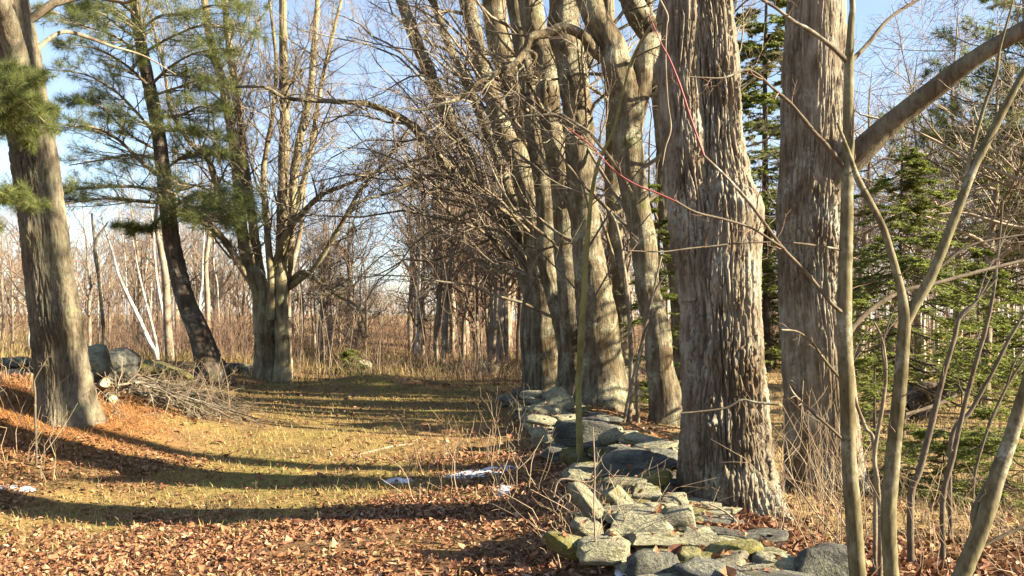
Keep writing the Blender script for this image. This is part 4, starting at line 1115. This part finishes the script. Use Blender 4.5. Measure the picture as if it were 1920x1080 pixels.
# dark stump in the meadow with a pale fallen stick against it
ts = root('rotten_stump', base_of(1742, 14.0), 'dark rotten stump leaning in the meadow grass under hemlock boughs', 'stump')
P_, R_ = from_px([(1700, 770, 70), (1716, 758, 66), (1738, 742, 60), (1762, 738, 46), (1780, 742, 22)], 14.0)
V, F, C, r = bark_tube(P_, R_, 40, 60, 0.03, 7, 2, 21, rough_low=0.2)
build('trunk', V, F, M['pine'], ts)
for lst in ([(1712, 722, 12), (1740, 735, 10), (1768, 752, 8), (1782, 765, 4)], [(1725, 712, 8), (1738, 735, 8), (1745, 752, 6)]):
    P_, R_ = from_px(lst, 13.7)
    V, F, C, r = bark_tube(P_, R_, 10, 20, 0.003, 9, 3, 4)
    build('branch', V, F, M['limb'], ts)
P_, R_ = from_px([(1695, 778, 8), (1730, 768, 8), (1765, 755, 8), (1792, 742, 6)], 13.3)
V, F, C, r = bark_tube(P_, R_, 10, 30, 0.002, 12, 3, 23)
tag(build('fallen_stick', V, F, M['pole'], loc=P_[0]), 'pale bare stick lying against the dark rotten stump', 'stick')

# dead white birch leaning in the brush, with its twin
for k, (lst, d, lab) in enumerate([
    ([(294, 668, 9), (280, 640, 9), (262, 600, 8), (240, 555, 7), (222, 515, 6), (210, 470, 5), (200, 440, 4), (192, 408, 2)], 24.0, 'leaning white birch stem in the brush behind the boulders'),
    ([(296, 668, 6), (290, 630, 6), (280, 590, 5), (268, 545, 4), (258, 500, 3), (250, 455, 2)], 24.3, 'thinner white birch stem close beside the leaning one'),
    ([(318, 668, 18), (314, 600, 16), (310, 520, 14), (300, 460, 11), (292, 420, 8), (296, 360, 4)], 25.5, 'pale straight trunk between white birch and leaning pine'),
    ([(390, 640, 10), (389, 560, 10), (386, 500, 9), (392, 440, 8), (396, 380, 6), (398, 320, 3)], 27.0, 'slim pale trunk just beyond the leaning pine'),
    ([(540, 700, 22), (538, 640, 18), (538, 580, 17), (542, 520, 14), (560, 450, 10), (570, 380, 6), (572, 320, 3)], 23.6, 'straight pale trunk right behind the lone vase-shaped maple'),
]):
    t = root('birch_tree' if k < 2 else 'young_tree', base_of(lst[0][0], d), lab, 'tree')
    P_, R_ = from_px(lst, d); P_, R_ = sink(P_, R_)
    V, F, C, r = bark_tube(P_, R_, 14, 60, 0.003, 10, 3, 60 + k)
    build('trunk', V, F, M['birch'] if k in (0, 1) else M['pole'], t)
    dress(t, [(C, r)], np.random.default_rng(600 + k), 7, 5, 4, L1=0.3, t0=0.4, rmax=0.012, mat_t='twig_far')

# ------------------------------------------------------------------ trees of the woods beyond
def wood_tree(name, H, tr, seed, mat, tmat, n1=16, n2=8, n3=6, t0=0.25, ang=(30, 60), L1=0.38, up=0.14, lean=0.04, n4=0):
    rng = np.random.default_rng(seed)
    t = root(name, (0, 0, 0), None, 'tree')
    K = 10
    P_ = np.zeros((K, 3)); P_[:, 2] = np.linspace(-0.3, H, K)
    P_[:, :2] = np.cumsum(rng.normal(size=(K, 2)) * lean * H / K * 1.6, 0)
    R_ = tr * (1 - np.linspace(0, 1, K) ** 1.2) + 0.008
    V, F, C, r = bark_tube(P_, R_, 10, 40, 0.008, 8, 2, seed)
    build('trunk', V, F, M[mat], t)
    p = Pile()
    B, RB = grow(C[None], r[None], n1, rng, t0, 0.98, ang[0], ang[1], L1, 0.5, 8, 0.16, up, 0.25, rmax=0.05, rmin=0.007)
    p.add(*tubes(B, RB, 4))
    B2, R2 = grow(B, RB, n2, rng, 0.12, 1, 25, 60, 0.5, 0.6, 5, 0.18, up * 0.6, 0.4, rmin=0.005)
    p.add(*tubes(B2, R2, 3))
    B3, R3 = grow(B2, R2, n3, rng, 0.15, 1, 25, 60, 0.55, 0.65, 3, 0.18, up * 0.5, 0.5, rmin=0.0042)
    p.add(*tubes(B3, R3, 3))
    o = p.out('crown', M[tmat], t); o['kind'] = 'stuff'
    return t

PROTO = {
    'grey': [wood_tree('bare_tree', 8.5, 0.10, 900 + k, 'pole', 'twig_far', n1=18) for k in range(4)],
    'red': [wood_tree('bare_tree', 7.0, 0.07, 910 + k, 'pole', 'twig_red', n1=18, t0=0.15) for k in range(3)],
    'birch': [wood_tree('birch_tree', 8.0, 0.06, 920 + k, 'birch', 'twig_far', n1=11, n2=6, n3=5, t0=0.45, lean=0.05) for k in range(4)],
    'round': [wood_tree('bare_tree', 7.2, 0.22, 930, 'pole', 'twig_far', n1=26, n2=10, n3=8, t0=0.3, ang=(30, 70), L1=0.6)],
    'dark': [wood_tree('bare_tree', 9.0, 0.12, 931, 'birch', 'twig', n1=34, n2=9, n3=7, t0=0.2, ang=(45, 80), L1=0.26, up=0.05)],
}
USED = set()
def place(kind, x, y, s, label, group, rz=None, rng=RNG):
    lst = PROTO[kind]
    src = lst[int(rng.integers(len(lst)))]
    o = src if src.name not in USED else copy_tree(src)
    USED.add(o.name)
    o.location = (float(x), float(y), float(ground_h(x, y)))
    o.rotation_euler = (float(rng.normal() * 0.03), float(rng.normal() * 0.04), float(rng.uniform(0, 6.28)) if rz is None else rz)
    s = s * rng.uniform(0.9, 1.1)
    o.scale = (float(s * rng.uniform(.85, 1.05)), float(s * rng.uniform(.85, 1.05)), float(s))
    if kind == 'red':
        label = label.replace('bare tree', 'reddish-twigged bare tree').replace('bare grey tree', 'reddish-twigged bare tree').replace('bare brown tree', 'reddish-twigged bare tree')
    elif kind == 'birch' and 'birch' not in label:
        label = label.replace('bare tree', 'white-barked bare tree')
    tag(o, label, 'tree', group)
    return o
def at(px, d):
    return (px - 960.0) / FPX * d
rng = np.random.default_rng(99)
place('round', at(650, 46), 46, 1.0, 'round-crowned bare tree standing alone beyond the end of the lane', None, rng=rng)
place('dark', at(778, 34), 34, 0.72, 'slim dark-crowned tree with a whitish trunk beyond the lane', None, rng=rng)
for k in range(52):      # hillside to the west
    px = rng.uniform(-180, 470); d = rng.uniform(29, 62)
    place('red' if rng.random() < 0.45 else 'grey', at(px, d), d, rng.uniform(.6, .95), 'bare tree among the tangled brown woods behind the boulders', 'bare trees in the woods behind the boulders', rng=rng)
for k in range(14):
    px = rng.uniform(-20, 480); d = rng.uniform(26, 40)
    place('birch', at(px, d), d, rng.uniform(.55, .85), 'thin white birch among the brown woods behind the boulders', 'white birches behind the boulders', rng=rng)
for k in range(46):      # end of the lane
    px = rng.choice([rng.uniform(540, 700), rng.uniform(790, 980)], p=[.35, .65]); d = rng.uniform(29, 52)
    place('grey' if rng.random() < 0.7 else 'red', at(px, d), d, rng.uniform(.55, .85) if px < 700 else rng.uniform(.9, 1.35), 'bare grey tree in the thicket at the end of the lane', 'bare trees at the end of the lane', rng=rng)
for k in range(34):      # behind the row of maples
    px = rng.uniform(840, 1330); d = rng.uniform(28, 58)
    place('grey' if rng.random() < 0.8 else 'birch', at(px, d), d, rng.uniform(.85, 1.4), 'bare tree seen through gaps in the row of old maples', 'bare trees behind the maple row', rng=rng)
for k in range(64):      # the birch wood past the meadow
    px = rng.uniform(1560, 2120); d = rng.uniform(24.5, 36)
    place('birch', at(px, d), d, rng.uniform(.6, 1.0), 'thin white birch in the wood past the meadow', 'white birches past the meadow', rng=rng)
for k in range(34):
    px = rng.uniform(1400, 2250); d = rng.uniform(30, 60)
    place('red' if rng.random() < .55 else 'grey', at(px, d), d, rng.uniform(.7, 1.15), 'bare brown tree in the wood past the meadow', 'bare trees past the meadow', rng=rng)
PROTO['spread'] = [wood_tree('bare_tree', 8.0, 0.11, 940 + k, 'pole', 'twig_pale', n1=22, n2=10, n3=8, t0=0.36, ang=(50, 88), L1=0.6, up=0.03) for k in range(2)]
for px, d, s, lab in [(1985, 12.5, 1.0, 'bare tree out at the margin sending long pale twigs over the meadow'), (1730, 20.0, 0.95, 'bare spreading tree behind the dense hemlock'), (1860, 16.0, 0.9, 'bare pale-twigged tree between two hemlocks beyond the meadow'),
                      (1600, 24.0, 1.1, 'bare spreading tree hidden behind the limbed maple'), (1950, 25.0, 1.2, 'tall bare spreading tree at the far side of the meadow'), (2150, 17.0, 1.1, 'bare spreading tree beyond the margin of the meadow'),
                      (1800, 22.5, 1.25, 'bare spreading tree rising behind the broad drooping hemlock'), (2060, 14.5, 1.05, 'bare spreading tree just out of view past the slanting sapling'), (1660, 27.0, 1.2, 'bare spreading tree far behind the dense yellow-green hemlock')]:
    place('spread', at(px, d), d, s, lab, None, rng=rng)
# two tall bare trees standing in the field just beyond the view; their shadows cross the lane
for (x, y, H, seed, lab) in [(8.6, 7.74, 14.0, 951, 'tall slim bare tree alone in the near part of the field'), (9.6, 11.4, 12.0, 952, 'tall bare tree in the field, farther out than its neighbour'),
                            (8.1, 10.25, 9.0, 953, 'short slim bare tree in the field between its two taller neighbours'), (10.8, 13.7, 11.0, 954, 'bare tree in the field nearest the tall white pine')]:
    o = wood_tree('bare_tree', H, 0.21 if seed < 953 else 0.13, seed, 'maple', 'twig', n1=16, n2=8, n3=6, t0=0.5, L1=0.3, lean=0.006)
    o.location = (x, y, float(ground_h(x, y))); o['label'] = lab
for k in range(14):
    px = rng.uniform(770, 985); d = rng.uniform(36, 54)
    place('grey', at(px, d), d, rng.uniform(1.15, 1.6), 'tall bare grey tree rising above the thicket at the end of the lane', 'tall bare trees at the end of the lane', rng=rng)
# pole-thin whips in the brush
for k in range(40):
    px = rng.choice([rng.uniform(560, 720), rng.uniform(780, 960)]); d = rng.uniform(24.5, 31)
    h = rng.uniform(1.6, 3.8); x0 = at(px, d)
    s = np.linspace(0, 1, 7)
    P_ = np.stack([x0 + rng.normal() * 0.35 * s + 0.05 * np.sin(4 * s + k), d + 0 * s, float(ground_h(x0, d)) + h * s - 0.1], -1)
    V, F = tubes(P_[None], np.linspace(0.018, 0.005, 7)[None] * rng.uniform(.7, 1.3), 5)
    tag(build('whip', V, F, M['pole'], loc=P_[0]), 'pole-thin pale shoot standing in the reddish brush past the lane', 'shoot', 'thin shoots in the brush past the lane')

# undergrowth that nobody could count
def stems(n, xr, yr, hr, seed, r=0.006, lean=0.25, K=4, keep=None, S=3):
    rng = np.random.default_rng(seed)
    d = rng.uniform(yr[0], yr[1], n); px = rng.uniform(xr[0], xr[1], n)
    x = (px - 960) / FPX * d
    if keep is not None:
        kp = keep(px, d, x, rng); x, d = x[kp], d[kp]; n = len(x)
    h = rng.uniform(hr[0], hr[1], n)
    h = h * np.clip(1 + 1.5 * pnoise(x * 0.22, d * 0.16, 0.4, 66), 0.3, 1.9)
    dx = rng.normal(size=(n, 2)) * lean * h[:, None]
    s = np.linspace(0, 1, K)[None, :]
    P_ = np.stack([x[:, None] + dx[:, :1] * s ** 1.5, d[:, None] + dx[:, 1:] * s ** 1.5, ground_h(x, d)[:, None] - 0.03 + h[:, None] * s * (1 - 0.15 * s)], -1)
    P_[:, 1:-1] += rng.normal(size=P_[:, 1:-1].shape) * 0.05 * h[:, None, None]
    R_ = (r * rng.uniform(.6, 1.4, n))[:, None] * np.linspace(1, .4, K)[None]
    return P_, R_
def thicket(name, label, mat, specs, seed, n2=4, n3=0):
    rng = np.random.default_rng(seed)
    p = Pile()
    for k, sp in enumerate(specs):
        P_, R_ = stems(seed=seed + k, **sp)
        p.add(*tubes(P_, R_, 3))
        B, RB = grow(P_, R_, n2, rng, 0.25, 1, 20, 55, 0.45, 0.7, 3, 0.15, 0.1, 0.5, rmin=0.0035)
        p.add(*tubes(B, RB, 3))
        if n3:
            B3, R3 = grow(B, RB, n3, rng, 0.25, 1, 20, 55, 0.5, 0.7, 3, 0.15, 0.1, 0.5, rmin=0.0035)
            p.add(*tubes(B3, R3, 3))
    o = p.out(name, M[mat]); tag(o, label, 'brush', kind='stuff')
thicket('undergrowth', 'reddish brown tangle of brush beyond the lane and boulders', 'twig_red', [
    dict(n=2600, xr=(-250, 1000), yr=(25, 34), hr=(0.4, 1.6), r=0.008, keep=lambda px, d, x, r: ~((px < 90) & (d < 40)) & ~((px > 540) & (px < 990) & ((d < 25 + 4 * r.random(len(d))) | (r.random(len(d)) < 0.55)))),
    dict(n=3200, xr=(-250, 1330), yr=(34, 60), hr=(0.8, 2.4), r=0.012, keep=lambda px, d, x, r: (px > 80) | (d > 48)),
    dict(n=1500, xr=(1330, 2300), yr=(28, 50), hr=(0.8, 2.4), r=0.011),
    dict(n=500, xr=(840, 1330), yr=(21, 30), hr=(0.4, 1.4), r=0.007),
], 1000, n2=4)
thicket('far_wood', 'far brown wood closing the view along the skyline', 'twig_far', [
    dict(n=560, xr=(-400, 640), yr=(60, 95), hr=(5, 10.5), r=0.05, lean=0.08, K=6),
    dict(n=200, xr=(600, 780), yr=(85, 120), hr=(2, 4.5), r=0.04, lean=0.12, K=6),
    dict(n=380, xr=(770, 1340), yr=(60, 95), hr=(5, 12), r=0.05, lean=0.08, K=6),
    dict(n=480, xr=(1340, 2500), yr=(58, 95), hr=(5, 12), r=0.05, lean=0.08, K=6),
], 1010, n2=6, n3=2)

# ------------------------------------------------------------------ litter, grass, stalks, snow
def scatter(n, pxr, dr, seed, power=1.0):
    rng = np.random.default_rng(seed)
    d = dr[0] + (dr[1] - dr[0]) * rng.random(n) ** power
    px = rng.uniform(pxr[0], pxr[1], n)
    return (px - 960) / FPX * d, d, rng
def leaves(n, pxr, dr, seed, size, keep, power=1.0, lift=0.02):
    x, y, rng = scatter(n, pxr, dr, seed, power)
    kp = keep(x, y, rng); x, y = x[kp], y[kp]; n = len(x)
    c = np.stack([x, y, ground_h(x, y) + lift * rng.random(n) + 0.006], -1)
    a = rng.uniform(0, 2 * math.pi, n)
    nrm = unit(np.stack([rng.normal(size=n) * .45, rng.normal(size=n) * .45, np.ones(n)], -1))
    u = unit(np.cross(nrm, np.stack([np.cos(a), np.sin(a), np.zeros(n)], -1))); v = np.cross(nrm, u)
    L = size * np.clip(np.exp(rng.normal(-0.12, 0.42, n)), .3, 2.2)[:, None]; w = L * rng.uniform(.4, .75, n)[:, None]
    curl = L * rng.uniform(-.25, .45, n)[:, None]; fold = L * rng.uniform(-.05, .3, n)[:, None]
    pts = np.stack([c - u * L * .5 + nrm * curl * .5, c - u * L * .1 - v * w * .5 + nrm * fold, c + u * L * .15 - v * w * .35 + nrm * fold * 1.2, c + u * L * .5 + nrm * curl,
                    c + u * L * .15 + v * w * .35 + nrm * fold, c - u * L * .1 + v * w * .5 + nrm * fold * .8, c + nrm * 0.002], 1).reshape(-1, 3)
    tri = np.array([(6, 0, 1), (6, 1, 2), (6, 2, 3), (6, 3, 4), (6, 4, 5), (6, 5, 0)])
    F = (tri[None] + 7 * np.arange(n)[:, None, None]).reshape(-1, 3)
    return pts, F
def zone_keep(i, boost=1.0, lo=0.0):
    def f(x, y, rng):
        if i in (0, 1):
            clump_n = np.clip(0.75 + 1.3 * pnoise(x * 1.3, y * 1.3, 0.5 + i, 88) + 0.5 * pnoise(x * 4, y * 4, 0.5, 89), 0.12, 1.3)
            return rng.random(len(x)) < np.clip(zones(x, y)[i] * boost * clump_n + lo, 0, 1)
        return rng.random(len(x)) < np.clip(zones(x, y)[i] * boost + lo, 0, 1)
    return f
p = Pile()
tops = np.array([list(o.location) + [o.scale.x, o.scale.z] for o in wall.children]); tops[:, :3] += np.array(wall.location)
for q in range(3):
    V, F = leaves(len(tops), (900, 1000), (6, 7), 1090 + q, 0.07, lambda x, y, r: np.ones(len(x), bool))
    V = V.reshape(-1, 7, 3); rq = np.random.default_rng(q)
    tgt = tops[:, :3] + np.stack([tops[:, 3] * rq.uniform(-.4, .4, len(tops)), -0.12 * rq.random(len(tops)), tops[:, 4] * 0.5 + 0.012], -1)
    V = V - V.mean(1, keepdims=True) + tgt[:, None, :]
    keepq = rq.random(len(tops)) < 0.45
    n_ = int(keepq.sum())
    p.add(V[keepq].reshape(-1, 3), F[:n_ * 6])
p.add(*leaves(66000, (-60, 1420), (5.0, 10.5), 1101, 0.045, zone_keep(0, 1.0, 0.06), 0.8))
p.add(*leaves(18000, (-60, 1300), (9.0, 22), 1102, 0.07, zone_keep(0, 0.7, 0.08), 0.9))
p.add(*leaves(7000, (1380, 2000), (4.6, 8.0), 1103, 0.075, zone_keep(0, 1.0, 0.1)))
p.add(*leaves(3500, (-60, 900), (3.5, 5.2), 1104, 0.075, zone_keep(0)))
o = p.out('leaf_litter', M['leaf'], smooth=False); tag(o, 'carpet of curled dead leaves over the lane and around the wall', 'leaves', kind='stuff')

def blades(n, pxr, dr, seed, h, w, keep, lay=0.7, power=1.0):
    x, y, rng = scatter(n, pxr, dr, seed, power)
    kp = keep(x, y, rng); x, y = x[kp], y[kp]; n = len(x)
    c = np.stack([x, y, ground_h(x, y) - 0.005], -1)
    a = rng.uniform(0, 2 * math.pi, n); ly = np.clip(rng.normal(lay, 0.25, n), 0, 1.3)
    hh = h * rng.uniform(.5, 1.4, n)
    d1 = np.stack([np.cos(a) * np.sin(ly * .7), np.sin(a) * np.sin(ly * .7), np.cos(ly * .7)], -1)
    d2 = np.stack([np.cos(a) * np.sin(ly * 1.4), np.sin(a) * np.sin(ly * 1.4), np.cos(np.minimum(ly * 1.4, 1.5))], -1)
    s = np.stack([-np.sin(a), np.cos(a), 0 * a], -1) * (w * rng.uniform(.6, 1.3, n))[:, None] * .5
    m_ = c + d1 * (hh * .5)[:, None]; e = m_ + d2 * (hh * .5)[:, None]
    V = np.stack([c - s, c + s, m_ + s * .8, m_ - s * .8, e], 1).reshape(-1, 3)
    q = (np.array([(0, 1, 2, 3)])[None] + 5 * np.arange(n)[:, None, None]).reshape(-1, 4)
    t_ = (np.array([(3, 2, 4)])[None] + 5 * np.arange(n)[:, None, None]).reshape(-1, 3)
    return V, q, t_
def grass(name, label, mat, specs):
    Vs, Q, T_, n = [], [], [], 0
    for sp in specs:
        V, q, t_ = blades(**sp)
        Vs.append(V); Q.append(q + n); T_.append(t_ + n); n += len(V)
    o = build(name, np.concatenate(Vs), [np.concatenate(Q), np.concatenate(T_)], M[mat], smooth=False)
    tag(o, label, 'grass', kind='stuff')
grass('grass', 'short matted straw-coloured grass down the middle of the lane', 'straw', [
    dict(n=60000, pxr=(-60, 1060), dr=(6.5, 25), seed=1201, h=0.085, w=0.009, keep=zone_keep(1, 1.0, 0.04), lay=0.85, power=0.8),
    dict(n=20000, pxr=(-100, 1100), dr=(20.5, 40), seed=1202, h=0.33, w=0.018, keep=zone_keep(4, 0.9, 0.06), lay=0.5),
    dict(n=2500, pxr=(-60, 1000), dr=(5.2, 9), seed=1203, h=0.08, w=0.006, keep=zone_keep(0, 0.3), lay=0.5)])
grass('meadow_grass', 'pale tan flattened grass of the open meadows', 'meadow', [
    dict(n=50000, pxr=(1330, 2700), dr=(6.0, 30), seed=1211, h=0.16, w=0.011, keep=zone_keep(3, 1.0), lay=0.9, power=0.9),
    dict(n=9000, pxr=(-250, 420), dr=(26, 60), seed=1212, h=0.4, w=0.03, keep=zone_keep(3, 1.0), lay=0.5)])
grass('needle_litter', 'orange fallen pine needles heaped on the mound', 'needle_litter', [
    dict(n=26000, pxr=(-250, 330), dr=(7.2, 13.5), seed=1221, h=0.10, w=0.007, keep=zone_keep(2, 1.0), lay=1.1)])

def stalks(n, pxr, dr, hr, seed, r, keep=None, lean=0.3):
    return stems(n, pxr, dr, hr, seed, r=r, lean=lean, K=5, keep=keep)
p = Pile(); rng = np.random.default_rng(1300)
for sp in [dict(n=80, pxr=(740, 1010), dr=(7.2, 10.5), hr=(.15, .62), seed=1301, r=.0035), dict(n=50, pxr=(900, 1010), dr=(9, 16), hr=(.2, .6), seed=1302, r=.004),
           dict(n=120, pxr=(1040, 1180), dr=(5.2, 7.0), hr=(.08, .35), seed=1303, r=.003, lean=.6), dict(n=70, pxr=(1440, 1620), dr=(5.6, 7.6), hr=(.3, .9), seed=1304, r=.0035, lean=.2),
           dict(n=130, pxr=(1500, 1960), dr=(4.8, 9), hr=(.1, .6), seed=1305, r=.003, lean=.5), dict(n=150, pxr=(220, 430), dr=(12.5, 17), hr=(.25, .8), seed=1306, r=.005, lean=.35),
           dict(n=60, pxr=(-60, 700), dr=(5.5, 9), hr=(.05, .28), seed=1307, r=.0025, lean=.4), dict(n=120, pxr=(-60, 120), dr=(9, 16), hr=(.25, .8), seed=1308, r=.004),
           dict(n=260, pxr=(540, 980), dr=(22.5, 25.5), hr=(.2, .8), seed=1309, r=.006)]:
    P_, R_ = stalks(**sp); p.add(*tubes(P_, R_, 4))
    B, RB = grow(P_, R_, 2, rng, .4, 1, 20, 50, .35, .7, 4, .2, .1, .5, rmin=.0015); p.add(*tubes(B, RB, 3))
o = p.out('dry_stalks', M['stalk']); tag(o, 'thin dry weed stalks standing through the leaves', 'stalks', kind='stuff')

# crooked pale brambles at the foot of the wall
for k, (lst, d, lab) in enumerate([
    ([(1118, 838, 4), (1122, 870, 4), (1120, 892, 4), (1142, 886, 4), (1146, 870, 3)], 6.9, 'pale crooked bramble hook by the dark slab of the wall'),
    ([(1082, 1000, 5), (1068, 978, 5), (1064, 955, 4), (1068, 928, 4), (1050, 935, 4), (1044, 955, 3)], 5.7, 'pale looping bramble beside the leaning wall slab'),
    ([(1038, 932, 4), (1045, 905, 4), (1060, 898, 4), (1100, 904, 4), (1118, 896, 3)], 6.4, 'grey bramble reaching over the leaves to the wall'),
    ([(1126, 1075, 4), (1118, 1030, 4), (1114, 960, 3), (1115, 880, 3), (1112, 800, 2)], 5.0, 'straight thin brown shoot in front of the leaning wall slab'),
    ([(1330, 945, 4), (1352, 955, 4), (1378, 975, 4), (1400, 1012, 4), (1412, 1035, 3)], 6.0, 'grey root-like vine drooping over the flare of the huge trunk'),
    ([(1468, 990, 9), (1500, 1005, 8), (1540, 1020, 8), (1580, 1035, 5)], 6.3, 'pale fallen branch between the two great trunks'),
    ([(1470, 870, 3), (1500, 920, 3), (1540, 975, 3), (1585, 1032, 3)], 6.0, 'straight grey twig leaning between the two great trunks'),
    ([(1275, 775, 4), (1310, 772, 4), (1360, 765, 5), (1390, 750, 5), (1420, 755, 5), (1460, 758, 6)], 6.5, 'dark crooked twig crossing the huge trunk at knee height'),
    ([(1238, 0, 4), (1252, 30, 4), (1250, 50, 3), (1248, 110, 3), (1252, 190, 3), (1258, 240, 3), (1248, 275, 3), (1242, 310, 2)], 6.4, 'pale wriggling vine hanging on the huge trunk'),
]):
    P_, R_ = from_px(lst, d)
    V, F, C, r = bark_tube(P_, R_, 8, 40, 0.0004, 10, 5, 70 + k)
    tag(build('bramble' if k in (0, 1, 2) else ('vine' if k in (4, 8) else 'twig'), V, F, M['pole'] if k != 7 else M['sapling_dark'], loc=P_[0]), lab, 'twig')

for k, (lst, lab) in enumerate([([(655, 858, 5), (690, 850, 5), (740, 838, 4), (775, 834, 2)], 'thin pale stick lying on the grass in the middle of the lane'),
                                ([(1130, 985, 4), (1075, 1010, 4), (1010, 1030, 3)], 'thin stick lying in leaves beside the nearest wall stones'),
                                ([(560, 985, 4), (630, 972, 4), (700, 962, 2)], 'thin stick lying in the leaves along a shadow edge')]):
    P_ = []
    for (a, b_, w) in lst:
        dd = ground_d(a, b_); P_.append(W(a, b_, dd) + [0, 0, 0.012])
    V, F, C, r = bark_tube(P_, [0.5 * w * p_[1] / FPX for (_, _, w), p_ in zip(lst, P_)], 8, 30, 0.0004, 10, 5, 90 + k)
    tag(build('stick', V, F, M['pole'], loc=P_[0]), lab, 'stick')

def snow(label, px, py, w, h, seed):
    d = ground_d(px, py)
    rng = np.random.default_rng(seed)
    n, q = 40, 8
    cx, cy = at(px, d), d
    a = np.linspace(0, 2 * math.pi, n, endpoint=False)
    rad = 1 + 0.55 * pnoise(np.cos(a) * 1.6 + seed, np.sin(a) * 1.6, 0 * a, seed) + 0.25 * pnoise(np.cos(a) * 5, np.sin(a) * 5 + seed, 0 * a, seed)
    hw = w * d / FPX / 2; hd = h * d * d / FPX / EYE / 2
    V = []
    for k in range(q):
        f = (k + 0.02) / (q - 1)
        x = cx + hw * rad * f * np.cos(a); y = cy + hd * rad * f * np.sin(a)
        V.append(np.stack([x, y, ground_h(x, y) + 0.03 * (1 - f ** 2.5) - 0.012 * (f > .95) + 0.015 * pnoise(x * 9, y * 9, 0 * x, seed)], -1))
    V = np.concatenate(V)
    k = np.arange(q - 1)[:, None]; s = np.arange(n)[None]
    F = np.stack([k * n + s, (k + 1) * n + s, (k + 1) * n + (s + 1) % n, k * n + (s + 1) % n], -1).reshape(-1, 4)
    tag(build('snow_patch', V, F, M['snow'], loc=(cx, cy, float(ground_h(cx, cy)))), label, 'snow patch')
snow('long thin streak of old snow among weed stalks', 905, 888, 130, 16, 1)
snow('small bright lump of snow in the leaves near the wall', 944, 922, 38, 22, 2)
snow('snow remnant at the foot of the far dark wall boulder', 1024, 846, 44, 14, 3)
snow('faint bluish snow remnant in the shade at the margin of the lane', 34, 917, 60, 7, 4)
snow('bluish snow caught between the nearest wall stones', 1178, 1064, 70, 34, 5)
snow('narrow snow streak in deep shade left of weed stalks', 745, 902, 60, 8, 6)
